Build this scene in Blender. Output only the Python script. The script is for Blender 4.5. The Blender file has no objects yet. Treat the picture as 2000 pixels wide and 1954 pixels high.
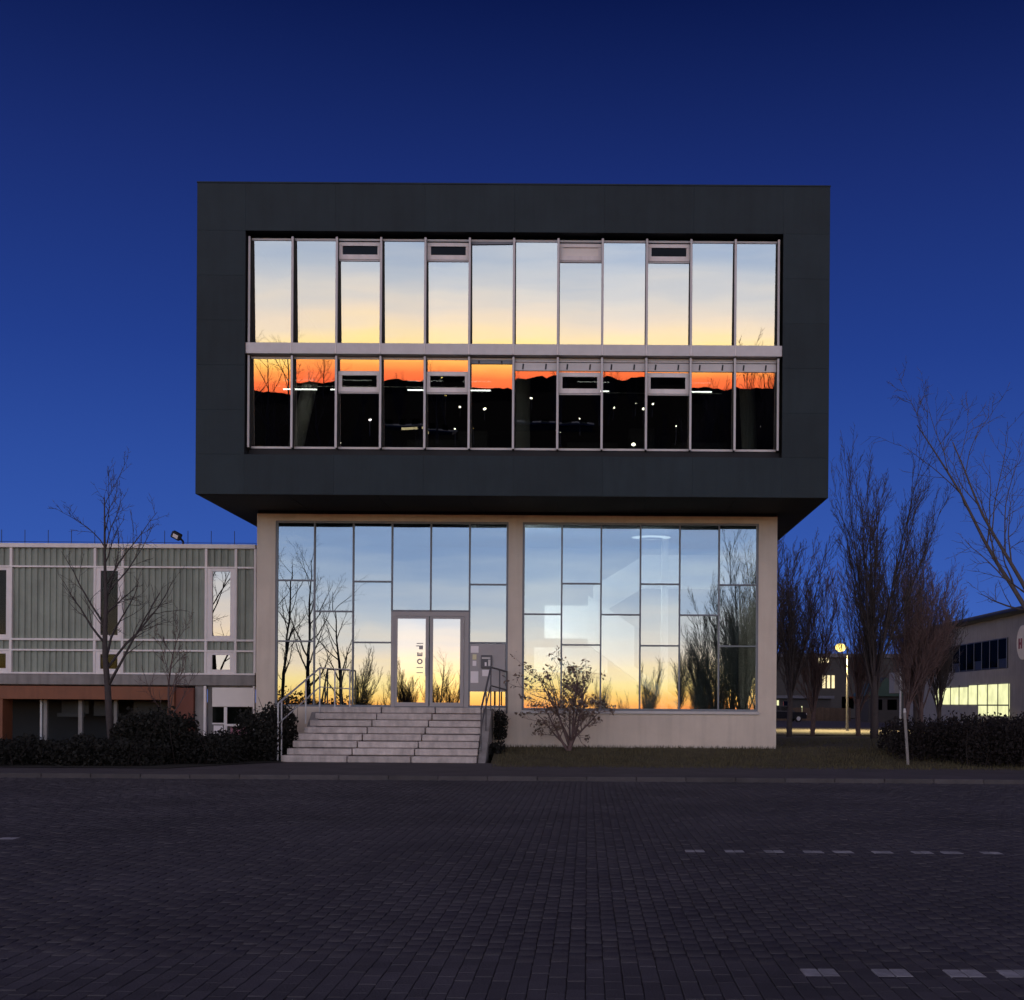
import bpy, math, random
import numpy as np
from mathutils import Vector, Matrix
R = math.radians
scene = bpy.context.scene
COL = scene.collection

# ------------------------------------------------------------------ camera
cd = bpy.data.cameras.new('camera'); cam = bpy.data.objects.new('camera', cd); COL.objects.link(cam)
cam.matrix_world = Matrix.Translation((0, -34, 1.55)) @ Matrix.Rotation(R(90), 4, 'X') @ Matrix.Rotation(0.0065, 4, 'Z')
cd.sensor_width = 36; cd.lens = 45.0; cd.shift_x = -0.0735; cd.shift_y = 0.1995
cd.clip_start = 0.1; cd.clip_end = 6000
scene.camera = cam
scene.render.resolution_x = 1024; scene.render.resolution_y = 1000
scene.view_settings.view_transform = 'Standard'; scene.view_settings.look = 'None'
scene.view_settings.exposure = 0.0; scene.view_settings.gamma = 1.0
scene.view_settings.use_curve_mapping = False
scene.render.engine = 'CYCLES'
scene.cycles.max_bounces = 8; scene.cycles.transparent_max_bounces = 12

# ------------------------------------------------------------------ dusk sky: blue hour ahead, afterglow behind the camera
def lin(c, k=1.0):
    f = lambda v: (v/255/12.92 if v/255 <= .04045 else ((v/255+.055)/1.055)**2.4)
    return (f(c[0])*k, f(c[1])*k, f(c[2])*k, 1)
world = bpy.data.worlds.new('World'); scene.world = world; world.use_nodes = True
nt = world.node_tree; nt.nodes.clear(); N = nt.nodes.new; L = nt.links.new
out = N('ShaderNodeOutputWorld'); bg = N('ShaderNodeBackground'); L(bg.outputs[0], out.inputs[0])
tc = N('ShaderNodeTexCoord'); nrm = N('ShaderNodeVectorMath'); nrm.operation = 'NORMALIZE'; L(tc.outputs['Generated'], nrm.inputs[0])
sep = N('ShaderNodeSeparateXYZ'); L(nrm.outputs[0], sep.inputs[0])
mx = N('ShaderNodeMath'); mx.operation = 'MAXIMUM'; L(sep.outputs['Z'], mx.inputs[0]); mx.inputs[1].default_value = 0
cl = N('ShaderNodeMapping'); cl.inputs['Scale'].default_value = (5, 5, 60); L(nrm.outputs[0], cl.inputs[0])
cn = N('ShaderNodeTexNoise'); cn.inputs['Scale'].default_value = 1.0; cn.inputs['Detail'].default_value = 4; L(cl.outputs[0], cn.inputs['Vector'])
cm = N('ShaderNodeMapRange'); L(cn.outputs['Fac'], cm.inputs[0]); cm.inputs[1].default_value = .3; cm.inputs[2].default_value = .7; cm.inputs[3].default_value = .86; cm.inputs[4].default_value = 1.14
cz_ = N('ShaderNodeMath'); cz_.operation = 'MULTIPLY'; L(mx.outputs[0], cz_.inputs[0]); L(cm.outputs[0], cz_.inputs[1])
sq = N('ShaderNodeMath'); sq.operation = 'SQRT'; L(cz_.outputs[0], sq.inputs[0])
sqn = N('ShaderNodeMath'); sqn.operation = 'SQRT'; L(mx.outputs[0], sqn.inputs[0])
def ramp(stops, k, src=None):
    r = N('ShaderNodeValToRGB'); e = r.color_ramp.elements; r.color_ramp.interpolation = 'LINEAR'
    for i, (deg, c) in enumerate(stops):
        p = math.sqrt(math.sin(R(deg)))
        el = e[i] if i < 2 else e.new(p)
        el.position = p
    for i, (deg, c) in enumerate(stops): e[i].color = lin(c, k)
    L((src or sq).outputs[0], r.inputs[0]); return r
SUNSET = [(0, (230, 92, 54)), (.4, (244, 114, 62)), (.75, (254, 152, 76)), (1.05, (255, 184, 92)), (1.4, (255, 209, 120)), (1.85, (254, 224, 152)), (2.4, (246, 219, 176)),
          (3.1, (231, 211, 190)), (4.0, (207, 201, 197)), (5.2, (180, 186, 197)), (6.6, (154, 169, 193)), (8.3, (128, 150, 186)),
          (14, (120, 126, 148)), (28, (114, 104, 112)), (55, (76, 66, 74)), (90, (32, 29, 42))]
NIGHT = [(0, (84, 108, 176)), (3, (62, 100, 186)), (6, (53, 89, 174)), (10, (45, 78, 160)), (15, (34, 62, 140)), (22, (25, 45, 112)), (29, (9, 24, 76)), (50, (5, 14, 46)), (90, (3, 9, 34))]
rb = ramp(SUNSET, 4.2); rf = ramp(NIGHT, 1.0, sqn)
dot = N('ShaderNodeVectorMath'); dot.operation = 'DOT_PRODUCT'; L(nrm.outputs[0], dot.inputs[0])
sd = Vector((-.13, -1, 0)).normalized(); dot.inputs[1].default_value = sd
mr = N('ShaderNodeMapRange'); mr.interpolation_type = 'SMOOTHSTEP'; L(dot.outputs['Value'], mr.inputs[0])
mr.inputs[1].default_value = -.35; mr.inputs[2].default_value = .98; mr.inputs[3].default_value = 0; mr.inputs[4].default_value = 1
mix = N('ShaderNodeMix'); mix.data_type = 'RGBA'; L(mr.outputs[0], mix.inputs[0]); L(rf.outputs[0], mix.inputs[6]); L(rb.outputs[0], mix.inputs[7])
sky = N('ShaderNodeTexSky'); sky.sky_type = 'NISHITA'; sky.sun_disc = False
sky.sun_elevation = R(-4.0); sky.sun_rotation = R(187)
add = N('ShaderNodeMix'); add.data_type = 'RGBA'; add.blend_type = 'ADD'; add.inputs[0].default_value = .03
L(mix.outputs[2], add.inputs[6]); L(sky.outputs[0], add.inputs[7])
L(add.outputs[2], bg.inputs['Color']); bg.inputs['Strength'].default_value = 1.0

# ------------------------------------------------------------------ materials
def new_mat(name):
    m = bpy.data.materials.new(name); m.use_nodes = True; m.node_tree.nodes.clear(); return m, m.node_tree
def mat(name, col, rough=.7, var=.18, scale=3.0, bump=.0, bscale=40, metal=0, spec=.4, stain=0.0):
    m, t = new_mat(name); n = t.nodes.new; l = t.links.new
    o = n('ShaderNodeOutputMaterial'); p = n('ShaderNodeBsdfPrincipled'); l(p.outputs[0], o.inputs[0])
    g = n('ShaderNodeNewGeometry'); tx = n('ShaderNodeTexNoise'); l(g.outputs['Position'], tx.inputs['Vector'])
    tx.inputs['Scale'].default_value = scale; tx.inputs['Detail'].default_value = 6; tx.inputs['Roughness'].default_value = .65
    r = n('ShaderNodeMapRange'); l(tx.outputs['Fac'], r.inputs[0]); r.inputs[1].default_value = .25; r.inputs[2].default_value = .75
    r.inputs[3].default_value = 1-var; r.inputs[4].default_value = 1+var
    oi = n('ShaderNodeObjectInfo'); rr = n('ShaderNodeMapRange'); l(oi.outputs['Random'], rr.inputs[0])
    rr.inputs[3].default_value = 1-var*.5; rr.inputs[4].default_value = 1+var*.5
    mu = n('ShaderNodeMath'); mu.operation = 'MULTIPLY'; l(r.outputs[0], mu.inputs[0]); l(rr.outputs[0], mu.inputs[1])
    last = mu.outputs[0]
    if stain:
        mp = n('ShaderNodeMapping'); mp.inputs['Scale'].default_value = (6, 6, .5); l(g.outputs['Position'], mp.inputs[0])
        t2 = n('ShaderNodeTexNoise'); t2.inputs['Scale'].default_value = 1.0; t2.inputs['Detail'].default_value = 5; l(mp.outputs[0], t2.inputs['Vector'])
        r2 = n('ShaderNodeMapRange'); l(t2.outputs['Fac'], r2.inputs[0]); r2.inputs[1].default_value = .45; r2.inputs[2].default_value = .75
        r2.inputs[3].default_value = 1; r2.inputs[4].default_value = 1-stain
        m2 = n('ShaderNodeMath'); m2.operation = 'MULTIPLY'; l(last, m2.inputs[0]); l(r2.outputs[0], m2.inputs[1]); last = m2.outputs[0]
    vm = n('ShaderNodeVectorMath'); vm.operation = 'SCALE'; vm.inputs[0].default_value = col[:3]; l(last, vm.inputs['Scale'])
    l(vm.outputs[0], p.inputs['Base Color'])
    p.inputs['Roughness'].default_value = rough; p.inputs['Metallic'].default_value = metal; p.inputs['Specular IOR Level'].default_value = spec
    if bump:
        t3 = n('ShaderNodeTexNoise'); l(g.outputs['Position'], t3.inputs['Vector']); t3.inputs['Scale'].default_value = bscale; t3.inputs['Detail'].default_value = 5
        b = n('ShaderNodeBump'); b.inputs['Strength'].default_value = bump; b.inputs['Distance'].default_value = .02
        l(t3.outputs['Fac'], b.inputs['Height']); l(b.outputs[0], p.inputs['Normal'])
    return m
def glass(name, refl, trans, tint=(1, 1, 1), wav=.0011, lean=0):
    m, t = new_mat(name); n = t.nodes.new; l = t.links.new
    o = n('ShaderNodeOutputMaterial'); a = n('ShaderNodeAddShader'); l(a.outputs[0], o.inputs[0])
    gl = n('ShaderNodeBsdfGlossy'); gl.inputs['Roughness'].default_value = 0.0; gl.inputs['Color'].default_value = (refl*tint[0], refl*tint[1], refl*tint[2], 1)
    oi = n('ShaderNodeObjectInfo'); rr = n('ShaderNodeMapRange'); l(oi.outputs['Random'], rr.inputs[0]); rr.inputs[3].default_value = .93; rr.inputs[4].default_value = 1.05
    vs_ = n('ShaderNodeVectorMath'); vs_.operation = 'SCALE'; vs_.inputs[0].default_value = (refl*tint[0], refl*tint[1], refl*tint[2]); l(rr.outputs[0], vs_.inputs['Scale']); l(vs_.outputs[0], gl.inputs['Color'])
    tr = n('ShaderNodeBsdfTransparent'); tr.inputs['Color'].default_value = (trans*.93, trans, trans*.97, 1)
    g = n('ShaderNodeNewGeometry'); tx = n('ShaderNodeTexNoise'); l(g.outputs['Position'], tx.inputs['Vector']); tx.inputs['Scale'].default_value = .9; tx.inputs['Detail'].default_value = 1
    b = n('ShaderNodeBump'); b.inputs['Strength'].default_value = 1; b.inputs['Distance'].default_value = wav; l(tx.outputs['Fac'], b.inputs['Height'])
    ad = n('ShaderNodeVectorMath'); ad.operation = 'ADD'; l(b.outputs[0], ad.inputs[0]); ad.inputs[1].default_value = (0, 0, -math.tan(R(lean)))
    nz = n('ShaderNodeVectorMath'); nz.operation = 'NORMALIZE'; l(ad.outputs[0], nz.inputs[0]); l(nz.outputs[0], gl.inputs['Normal'])
    l(gl.outputs[0], a.inputs[0]); l(tr.outputs[0], a.inputs[1]); return m
def emit(name, col, s):
    m, t = new_mat(name); n = t.nodes.new
    o = n('ShaderNodeOutputMaterial'); e = n('ShaderNodeEmission'); e.inputs[0].default_value = (*col, 1); e.inputs[1].default_value = s
    tx = n('ShaderNodeTexNoise'); g = n('ShaderNodeNewGeometry'); t.links.new(g.outputs['Position'], tx.inputs['Vector']); tx.inputs['Scale'].default_value = 1.3
    r = n('ShaderNodeMapRange'); t.links.new(tx.outputs['Fac'], r.inputs[0]); r.inputs[3].default_value = s*.6; r.inputs[4].default_value = s*1.4
    t.links.new(r.outputs[0], e.inputs[1]); t.links.new(e.outputs[0], o.inputs[0]); return m
M = {}
M['wall'] = mat('render_wall', (.66, .565, .465), .9, .09, 1.2, .25, 60, stain=.10)
M['clad'] = mat('dark_cladding', (.017, .0285, .0355), .6, .18, .9, .1, 25, spec=.25, stain=.15)
M['core'] = mat('dark_core', (.022, .023, .026), .8, .1)
M['soffit'] = mat('soffit', (.020, .019, .018), .8, .2)
M['alu'] = mat('aluminium', (.50, .465, .45), .42, .08, 4, 0, metal=.25)
M['aludark'] = mat('anodised_frame', (.17, .18, .20), .45, .1, 4, 0, metal=.3)
M['fin'] = mat('dark_fin', (.018, .017, .017), .7, .1)
M['doorframe'] = mat('door_frame', (.36, .33, .32), .5, .06)
M['whiteframe'] = mat('white_frame', (.80, .74, .71), .5, .06, 5, stain=.12)
M['glass_up'] = glass('coated_glass_upper', .250, .30, lean=4.86)
M['glass_up2'] = glass('coated_glass_middle', .250, .42, lean=5.02)
M['glass_dn'] = glass('coated_glass_lobby', .235, .2, (.94, .99, 1.0))
M['glass_dn2'] = glass('coated_glass_lobby_clear', .205, .48, (.94, .98, 1.0))
M['glass_door'] = glass('door_glass', .32, .10)
M['glass_dark'] = glass('window_glass_dark', .008, .4)
M['glass_annex'] = glass('window_glass_annex', .22, .15)
M['glass_vent'] = glass('vent_glass', .012, .04)
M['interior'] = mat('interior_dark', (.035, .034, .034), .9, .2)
M['cabinet'] = mat('office_cabinet', (.16, .15, .14), .7, .2)
M['lobby'] = mat('lobby_wall', (.26, .27, .28), .9, .1)
M['white'] = mat('white_plaster', (.78, .78, .77), .8, .05)
M['column'] = mat('concrete_column', (.74, .69, .60), .85, .1, 3)
M['stone'] = mat('step_stone', (.55, .485, .445), .85, .28, 5, .5, 30, stain=.3)
M['rail'] = mat('painted_rail', (.10, .095, .10), .5, .1)
M['galv'] = mat('galvanised', (.50, .49, .49), .5, .15, 10, metal=.3)
M['corr'] = mat('corrugated_sheet', (.275, .305, .25), .5, .14, 2.2, .0, stain=.3)
M['concrete'] = mat('concrete', (.27, .25, .235), .9, .2, 2, .3, 30, stain=.3)
M['orange'] = mat('orange_paint', (.21, .075, .036), .6, .14, 2, stain=.15)
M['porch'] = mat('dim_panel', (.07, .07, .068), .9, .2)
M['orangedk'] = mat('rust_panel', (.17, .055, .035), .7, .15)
M['blind'] = mat('white_blind', (.80, .74, .68), .8, .04)
M['paper'] = mat('paper', (.85, .78, .77), .8, .04)
M['paper2'] = mat('yellow_paper', (.75, .68, .42), .8, .04)
M['pink'] = mat('pink_poster', (.45, .20, .25), .8, .4, 20)
M['black'] = mat('black_plastic', (.02, .02, .022), .5, .1)
M['bark'] = mat('bark', (.062, .050, .048), .9, .3, 12)
M['bark3'] = mat('bark_pale', (.10, .082, .075), .9, .3, 10)
M['bark2'] = mat('bark_reddish', (.125, .082, .076), .9, .3, 8)
M['stem'] = mat('dark_stem', (.022, .016, .014), .9, .3)
M['leaf'] = mat('hedge_leaf', (.011, .0105, .007), .8, .5, 6)
M['leafred'] = mat('red_hedge_leaf', (.012, .0075, .007), .8, .5, 6)
M['dryleaf'] = mat('dry_leaf', (.21, .15, .115), .8, .4, 6)
M['soil'] = mat('soil', (.028, .025, .02), .95, .3, 5, .5, 20)
M['grass'] = mat('winter_grass', (.085, .072, .036), .9, .4, 3, .6, 30)
M['paver'] = mat('paver', (.096, .088, .096), .9, .30, .45, .4, 60, spec=.12)
M['joint'] = mat('joint_sand', (.088, .081, .088), .95, .4, 9, spec=.1)
M['mark'] = mat('white_paver', (.34, .33, .335), .85, .35, 10)
M['asphalt'] = mat('asphalt', (.105, .094, .098), .9, .22, 1.0, .4, 80, spec=.15)
M['kerb'] = mat('kerb_stone', (.078, .070, .073), .9, .25, 3, .3, 40)
M['hill'] = mat('dark_terrain', (.012, .012, .012), 1, .3, .05, spec=0)
M['ground'] = mat('ground', (.022, .020, .016), 1, .3, .2, spec=0)
M['lit'] = emit('lit_window', (.86, .86, .46), 1.15)
M['lit2'] = emit('lit_window_warm', (1.0, .82, .45), 1.3)
M['lampy'] = emit('sodium_lamp', (1.0, .74, .20), 2.6)
M['lampw'] = emit('white_lamp', (1.0, .98, .72), 9)
M['tube'] = emit('fluorescent_tube', (1.0, .93, .88), 9)
M['ring'] = emit('ceiling_ring', (.9, .95, 1.0), 1.6)
M['panel'] = emit('fill_glow', (.9, .95, 1.0), 62)  # glow of the added fill strip, no real fitting
M['bldg'] = mat('pale_building', (.27, .26, .26), .9, .12, 1.0, stain=.15)
M['fardark'] = mat('dim_far_wall', (.045, .042, .042), .9, .15)
M['roof'] = mat('grey_roof', (.11, .11, .13), .8, .15)
M['green'] = mat('green_roof', (.03, .06, .045), .6, .1)
M['fence'] = mat('timber_fence', (.09, .06, .04), .9, .3)
M['carpaint'] = mat('car_paint', (.015, .015, .018), .25, .05)
M['tyre'] = mat('tyre', (.012, .012, .012), .9, .1)
M['letter'] = mat('red_letter', (.30, .06, .07), .6, .05)
M['tailred'] = mat('tail_lamp_red', (.35, .02, .02), .3, .05)

# ------------------------------------------------------------------ object helpers
W = {}
def link(o, parent=None, world=Matrix.Identity(4)):
    COL.objects.link(o); W[o] = world
    if parent is not None:
        o.parent = parent; o.matrix_basis = W[parent].inverted() @ world
    else: o.matrix_basis = world
    return o
def tag(o, label=None, cat=None, group=None, kind=None):
    if label: o['label'] = label
    if cat: o['category'] = cat
    if group: o['group'] = group
    if kind: o['kind'] = kind
    return o
def empty(name, loc, label=None, cat=None, group=None, rz=0):
    o = bpy.data.objects.new(name, None); o.empty_display_size = .3
    link(o, None, Matrix.Translation(loc) @ Matrix.Rotation(rz, 4, 'Z')); return tag(o, label, cat, group)
class MB:
    def __init__(s): s.v = []; s.f = []
    def quad(s, *p):
        i = len(s.v); s.v += [tuple(q) for q in p]; s.f.append(tuple(range(i, i+len(p)))); return s
    def box(s, x0, x1, y0, y1, z0, z1):
        i = len(s.v)
        s.v += [(x0,y0,z0),(x1,y0,z0),(x1,y1,z0),(x0,y1,z0),(x0,y0,z1),(x1,y0,z1),(x1,y1,z1),(x0,y1,z1)]
        s.f += [tuple(i+k for k in q) for q in ((0,3,2,1),(4,5,6,7),(0,1,5,4),(1,2,6,5),(2,3,7,6),(3,0,4,7))]; return s
    def prism(s, prof, y0, y1, axis='y'):
        # profile of (a,b) pairs, counter-clockwise, extruded along axis
        n = len(prof); i = len(s.v)
        mk = {'y': lambda a, b, t: (a, t, b), 'x': lambda a, b, t: (t, a, b), 'z': lambda a, b, t: (a, b, t)}[axis]
        s.v += [mk(a, b, y0) for a, b in prof] + [mk(a, b, y1) for a, b in prof]
        s.f.append(tuple(range(i, i+n))); s.f.append(tuple(range(i+2*n-1, i+n-1, -1)))
        for k in range(n):
            k2 = (k+1) % n; s.f.append((i+k2, i+k, i+n+k, i+n+k2))
        return s
    def tube(s, pts, radii, n=6):
        pts = [Vector(p) for p in pts]; i0 = len(s.v)
        for j, p in enumerate(pts):
            a = pts[max(j-1, 0)]; b = pts[min(j+1, len(pts)-1)]; d = (b-a)
            d = d.normalized() if d.length > 1e-9 else Vector((0, 0, 1))
            u = d.cross(Vector((1, 0, 0)) if abs(d.x) < .8 else Vector((0, 1, 0))).normalized(); w = d.cross(u)
            r = radii[j] if hasattr(radii, '__len__') else radii
            for k in range(n):
                t = 2*math.pi*k/n; q = p + u*(math.cos(t)*r) + w*(math.sin(t)*r); s.v.append((q.x, q.y, q.z))
        for j in range(len(pts)-1):
            for k in range(n):
                a = i0+j*n+k; b = i0+j*n+(k+1) % n; s.f.append((a, b, b+n, a+n))
        s.f.append(tuple(range(i0+n-1, i0-1, -1))); e = i0+(len(pts)-1)*n; s.f.append(tuple(range(e, e+n))); return s
    def sphere(s, c, r, nu=12, nv=8, sz=1):
        i = len(s.v)
        for a in range(nv+1):
            th = math.pi*a/nv
            for b in range(nu):
                ph = 2*math.pi*b/nu; s.v.append((c[0]+r*math.sin(th)*math.cos(ph), c[1]+r*math.sin(th)*math.sin(ph), c[2]+r*sz*math.cos(th)))
        for a in range(nv):
            for b in range(nu): s.f.append((i+a*nu+b, i+(a+1)*nu+b, i+(a+1)*nu+(b+1) % nu, i+a*nu+(b+1) % nu))
        return s
    def mesh(s, name, m, smooth=False):
        me = bpy.data.meshes.new(name); me.from_pydata(s.v, [], s.f); me.materials.append(m)
        if smooth: me.polygons.foreach_set('use_smooth', [True]*len(me.polygons))
        me.update(); return me
    def build(s, name, m, parent=None, smooth=False):
        # vertices are in world metres; the mesh is stored relative to its parent's origin
        org = W[parent] if parent is not None else Matrix.Identity(4)
        if org != Matrix.Identity(4):
            inv = org.inverted(); s.v = [tuple(inv @ Vector(p)) for p in s.v]
        o = bpy.data.objects.new(name, s.mesh(name, m, smooth)); link(o, parent, org); return o
def chamfer_box(sx, sy, sz, c):
    b = MB(); hx, hy, hz = sx/2, sy/2, sz/2; c = min(c, hx*.8, hy*.8, hz*.8); idx = {}
    for X in (-1, 1):
        for Y in (-1, 1):
            for Z in (-1, 1):
                for ax in range(3):
                    p = [X*hx-X*c, Y*hy-Y*c, Z*hz-Z*c]; p[ax] = (X*hx, Y*hy, Z*hz)[ax]
                    idx[(X, Y, Z, ax)] = len(b.v); b.v.append(tuple(p))
    def face(ids): b.f.append(tuple(ids))
    for S in (-1, 1):
        o = [(-1,-1),(1,-1),(1,1),(-1,1)]
        if S < 0: o = o[::-1]
        face([idx[(S, a, d, 0)] for a, d in o]); face([idx[(d, S, a, 1)] for a, d in o]); face([idx[(a, d, S, 2)] for a, d in o])
    for A in (-1, 1):
        for B in (-1, 1):
            f = [idx[(A, B, -1, 0)], idx[(A, B, -1, 1)], idx[(A, B, 1, 1)], idx[(A, B, 1, 0)]]; face(f if A*B > 0 else f[::-1])
            f = [idx[(A, -1, B, 2)], idx[(A, -1, B, 0)], idx[(A, 1, B, 0)], idx[(A, 1, B, 2)]]; face(f if A*B < 0 else f[::-1])
            f = [idx[(-1, A, B, 1)], idx[(-1, A, B, 2)], idx[(1, A, B, 2)], idx[(1, A, B, 1)]]; face(f if A*B > 0 else f[::-1])
    for X in (-1, 1):
        for Y in (-1, 1):
            for Z in (-1, 1):
                f = [idx[(X, Y, Z, 0)], idx[(X, Y, Z, 1)], idx[(X, Y, Z, 2)]]; face(f if X*Y*Z > 0 else f[::-1])
    return b
CACHE = {}
def bx(name, m, parent, x0, x1, y0, y1, z0, z1, c=.004, rot=None, frame=None):
    """one bevelled box as an object of its own; equal boxes share mesh data"""
    s = (round(x1-x0, 4), round(y1-y0, 4), round(z1-z0, 4)); k = (s, c, m.name)
    if k not in CACHE: CACHE[k] = chamfer_box(*s, c).mesh(name, m)
    o = bpy.data.objects.new(name, CACHE[k])
    w = Matrix.Translation(((x0+x1)/2, (y0+y1)/2, (z0+z1)/2))
    if rot is not None: w = w @ rot
    if frame is not None: w = frame @ w
    return link(o, parent, w)
def fast_mesh(name, V, F, m):
    """V (n,3) array, F (k,4) or (k,3) array"""
    me = bpy.data.meshes.new(name); V = np.asarray(V, np.float32); F = np.asarray(F, np.int32); k, w = F.shape
    me.vertices.add(len(V)); me.vertices.foreach_set('co', V.ravel()); me.loops.add(k*w); me.loops.foreach_set('vertex_index', F.ravel())
    me.polygons.add(k); me.polygons.foreach_set('loop_start', np.arange(k, dtype=np.int32)*w); me.polygons.foreach_set('loop_total', np.full(k, w, np.int32))
    me.materials.append(m); me.update(calc_edges=True); return me
rng = np.random.default_rng(7); random.seed(7)

# ------------------------------------------------------------------ terrain and ground
g = MB().quad((-3000, -3000, -.06), (3000, -3000, -.06), (3000, 3000, -.06), (-3000, 3000, -.06)).build('ground', M['ground']); tag(g, kind='structure')
lot = MB().quad((-70, -120, -.012), (70, -120, -.012), (70, -8.2, -.012), (-70, -8.2, -.012)).build('parking_lot', M['joint']); tag(lot, kind='structure')
# concrete pavers in running bond; the 300 nearest in view are objects of their own
PW, PL, JT = .105, .21, .005
pm = MB(); hx, hy = (PW-JT)/2, (PL-JT)/2; cz = .003; ci = .005
pm.v = [(-hx,-hy,-.03),(hx,-hy,-.03),(hx,hy,-.03),(-hx,hy,-.03),(-hx,-hy,-cz),(hx,-hy,-cz),(hx,hy,-cz),(-hx,hy,-cz),(-hx+ci,-hy+ci,0),(hx-ci,-hy+ci,0),(hx-ci,hy-ci,0),(-hx+ci,hy-ci,0)]
pm.f = [(0,1,5,4),(1,2,6,5),(2,3,7,6),(3,0,4,7),(4,5,9,8),(5,6,10,9),(6,7,11,10),(7,4,8,11),(8,9,10,11)]
pmesh = pm.mesh('paver', M['paver']); cells = []
for i in range(-170, 120):
    x = (i+.5)*PW; off = (i % 2)*PL/2
    for j in range(0, 110):
        y = -30.2+j*PL+off; d = y+34
        if y > -8.35: continue
        if -.5*d-.6 < x < .37*d+.6: cells.append((d, x, y))
marks = [(x, -20.4) for x in (1.197, 1.523, 1.95, 2.377, 2.70, 3.128, 3.56, 3.89, 4.32)] + [(x, -26.55) for x in (1.38, 1.78, 2.18, 2.475)] + [(-6.53, -19.6), (-6.86, -19.6)]
marks = [(round(x/PW)*PW, y) for x, y in marks]
whites, cuts = [], []
for x, y in marks:
    for xc in (x-PW/2, x+PW/2):
        hit = [c for c in cells if abs(c[1]-xc) < .01 and abs(c[2]-y) < PL-.002]; lo = min(c[2] for c in hit)-PL/2; hi = max(c[2] for c in hit)+PL/2
        cells = [c for c in cells if c not in hit]; whites.append((xc, y))
        for a, b in ((lo, y-PL/2), (y+PL/2, hi)):
            if b-a > .02: cuts.append((xc, a+JT/2, b-JT/2))
vis = sorted([c for c in cells if c[0] > 6.55 and -.46*c[0] < c[1] < .335*c[0]])[:300]; vs = set(vis)
for d, x, y in vis:
    o = bpy.data.objects.new('paver', pmesh)
    link(o, lot, Matrix.Translation((x, y, random.uniform(-.003, .003))) @ Matrix.Rotation(random.gauss(0, .004), 4, 'X') @ Matrix.Rotation(random.gauss(0, .012), 4, 'Z'))
rest = np.array([(c[1], c[2]) for c in cells if c not in vs]); nR = len(rest)
base = np.array(pm.v); Vp = np.repeat(base[None], nR, 0); Vp[:, :, 0] += rest[:, 0:1]+rng.normal(0, .001, (nR, 1)); Vp[:, :, 1] += rest[:, 1:2]; Vp[:, :, 2] += rng.uniform(-.004, .004, (nR, 1))
Vp[:, 8:, 2] += base[8:, 0]*rng.normal(0, .010, (nR, 1)) + base[8:, 1]*rng.normal(0, .007, (nR, 1))
Fp = (np.array(pm.f)[None]+(np.arange(nR)*12)[:, None, None]).reshape(-1, 4)
tag(link(bpy.data.objects.new('paving', fast_mesh('paving', Vp.reshape(-1, 3), Fp, M['paver'])), lot), kind='stuff')
for x, y in whites: bx('marking_paver', M['mark'], lot, x-hx, x+hx, y-hy, y+hy, -.03, random.uniform(-.001, .001), .005)
for x, a, b in cuts: bx('cut_paver', M['paver'], lot, x-hx, x+hx, a, b, -.03, 0, .004)
# kerb and footway
foot = MB().quad((-60, -8.05, .08), (40, -8.05, .08), (40, -2.4, .085), (-60, -2.4, .085)).build('footway', M['asphalt']); tag(foot, kind='structure')
kerb = MB().box(-60, 40, -8.19, -8.06, -.05, .02).build('kerb', M['kerb']); tag(kerb, kind='structure')
for i in range(-18, 14): bx('kerb_stone', M['kerb'], kerb, i+.004, i+.996, -8.2, -8.055, -.02, .088+random.uniform(-.004, .004), .012)
# lawn rising to the wall
def lawn_z(x, y):
    if y < -3.4: return .07
    t = min(max((y+3.4)/3.0, 0), 1); z = .09+.31*t*t*(3-2*t)
    if y > 2: z -= .42*min(max((y-2)/28, 0), 1)
    return z
def sheet(name, xs, ys, zf, m, holes=None):
    b = MB(); nx = len(xs)
    for y in ys:
        for x in xs: b.v.append((x, y, zf(x, y)))
    for j in range(len(ys)-1):
        for i in range(nx-1): b.f.append((j*nx+i, j*nx+i+1, (j+1)*nx+i+1, (j+1)*nx+i))
    return b.build(name, m)
lawn = sheet('lawn', np.linspace(-2.35, 44, 70), np.concatenate([np.linspace(-4.6, 2, 24), np.linspace(3, 33, 20)]), lambda x, y: lawn_z(x, y)+.035*math.sin(x*2.1+y)*math.sin(y*1.7)*(y > -3.6), M['grass']); tag(lawn, kind='structure')
nb = 16000; gx = np.concatenate([rng.uniform(-2.2, 13, nb), rng.uniform(5, 16, nb//2)]); gy = np.concatenate([rng.uniform(-4.4, -.05, nb), rng.uniform(0, 22, nb//2)])
gy[:nb] = np.where((gx[:nb] < 5) & (gy[:nb] > -.05), -1, gy[:nb]); n2 = len(gx)
gz = np.array([lawn_z(a, b) for a, b in zip(gx, gy)]); ang = rng.uniform(0, 6.283, n2); h = rng.uniform(.04, .12, n2); w = rng.uniform(.006, .014, n2)
GV = np.zeros((n2, 3, 3)); GV[:, 0] = np.stack([gx-np.cos(ang)*w, gy-np.sin(ang)*w, gz-.03], 1); GV[:, 1] = np.stack([gx+np.cos(ang)*w, gy+np.sin(ang)*w, gz-.03], 1)
GV[:, 2] = np.stack([gx+rng.normal(0, .04, n2), gy+rng.normal(0, .04, n2), gz+h], 1)
go = link(bpy.data.objects.new('grass', fast_mesh('grass', GV.reshape(-1, 3), np.arange(n2*3).reshape(-1, 3), M['grass'])))
tag(go, 'short dull winter grass in front of and beside the building', 'grass', kind='stuff')
soil = MB().quad((-60, -6.0, .095), (-9.2, -6.0, .095), (-7.6, -2.9, .10), (-60, -2.9, .10)).quad((-60, -2.9, .10), (-7.45, -2.9, .10), (-7.3, 0, .14), (-60, 0, .14)).build('planting_bed', M['soil']); tag(soil, kind='structure')
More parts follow.
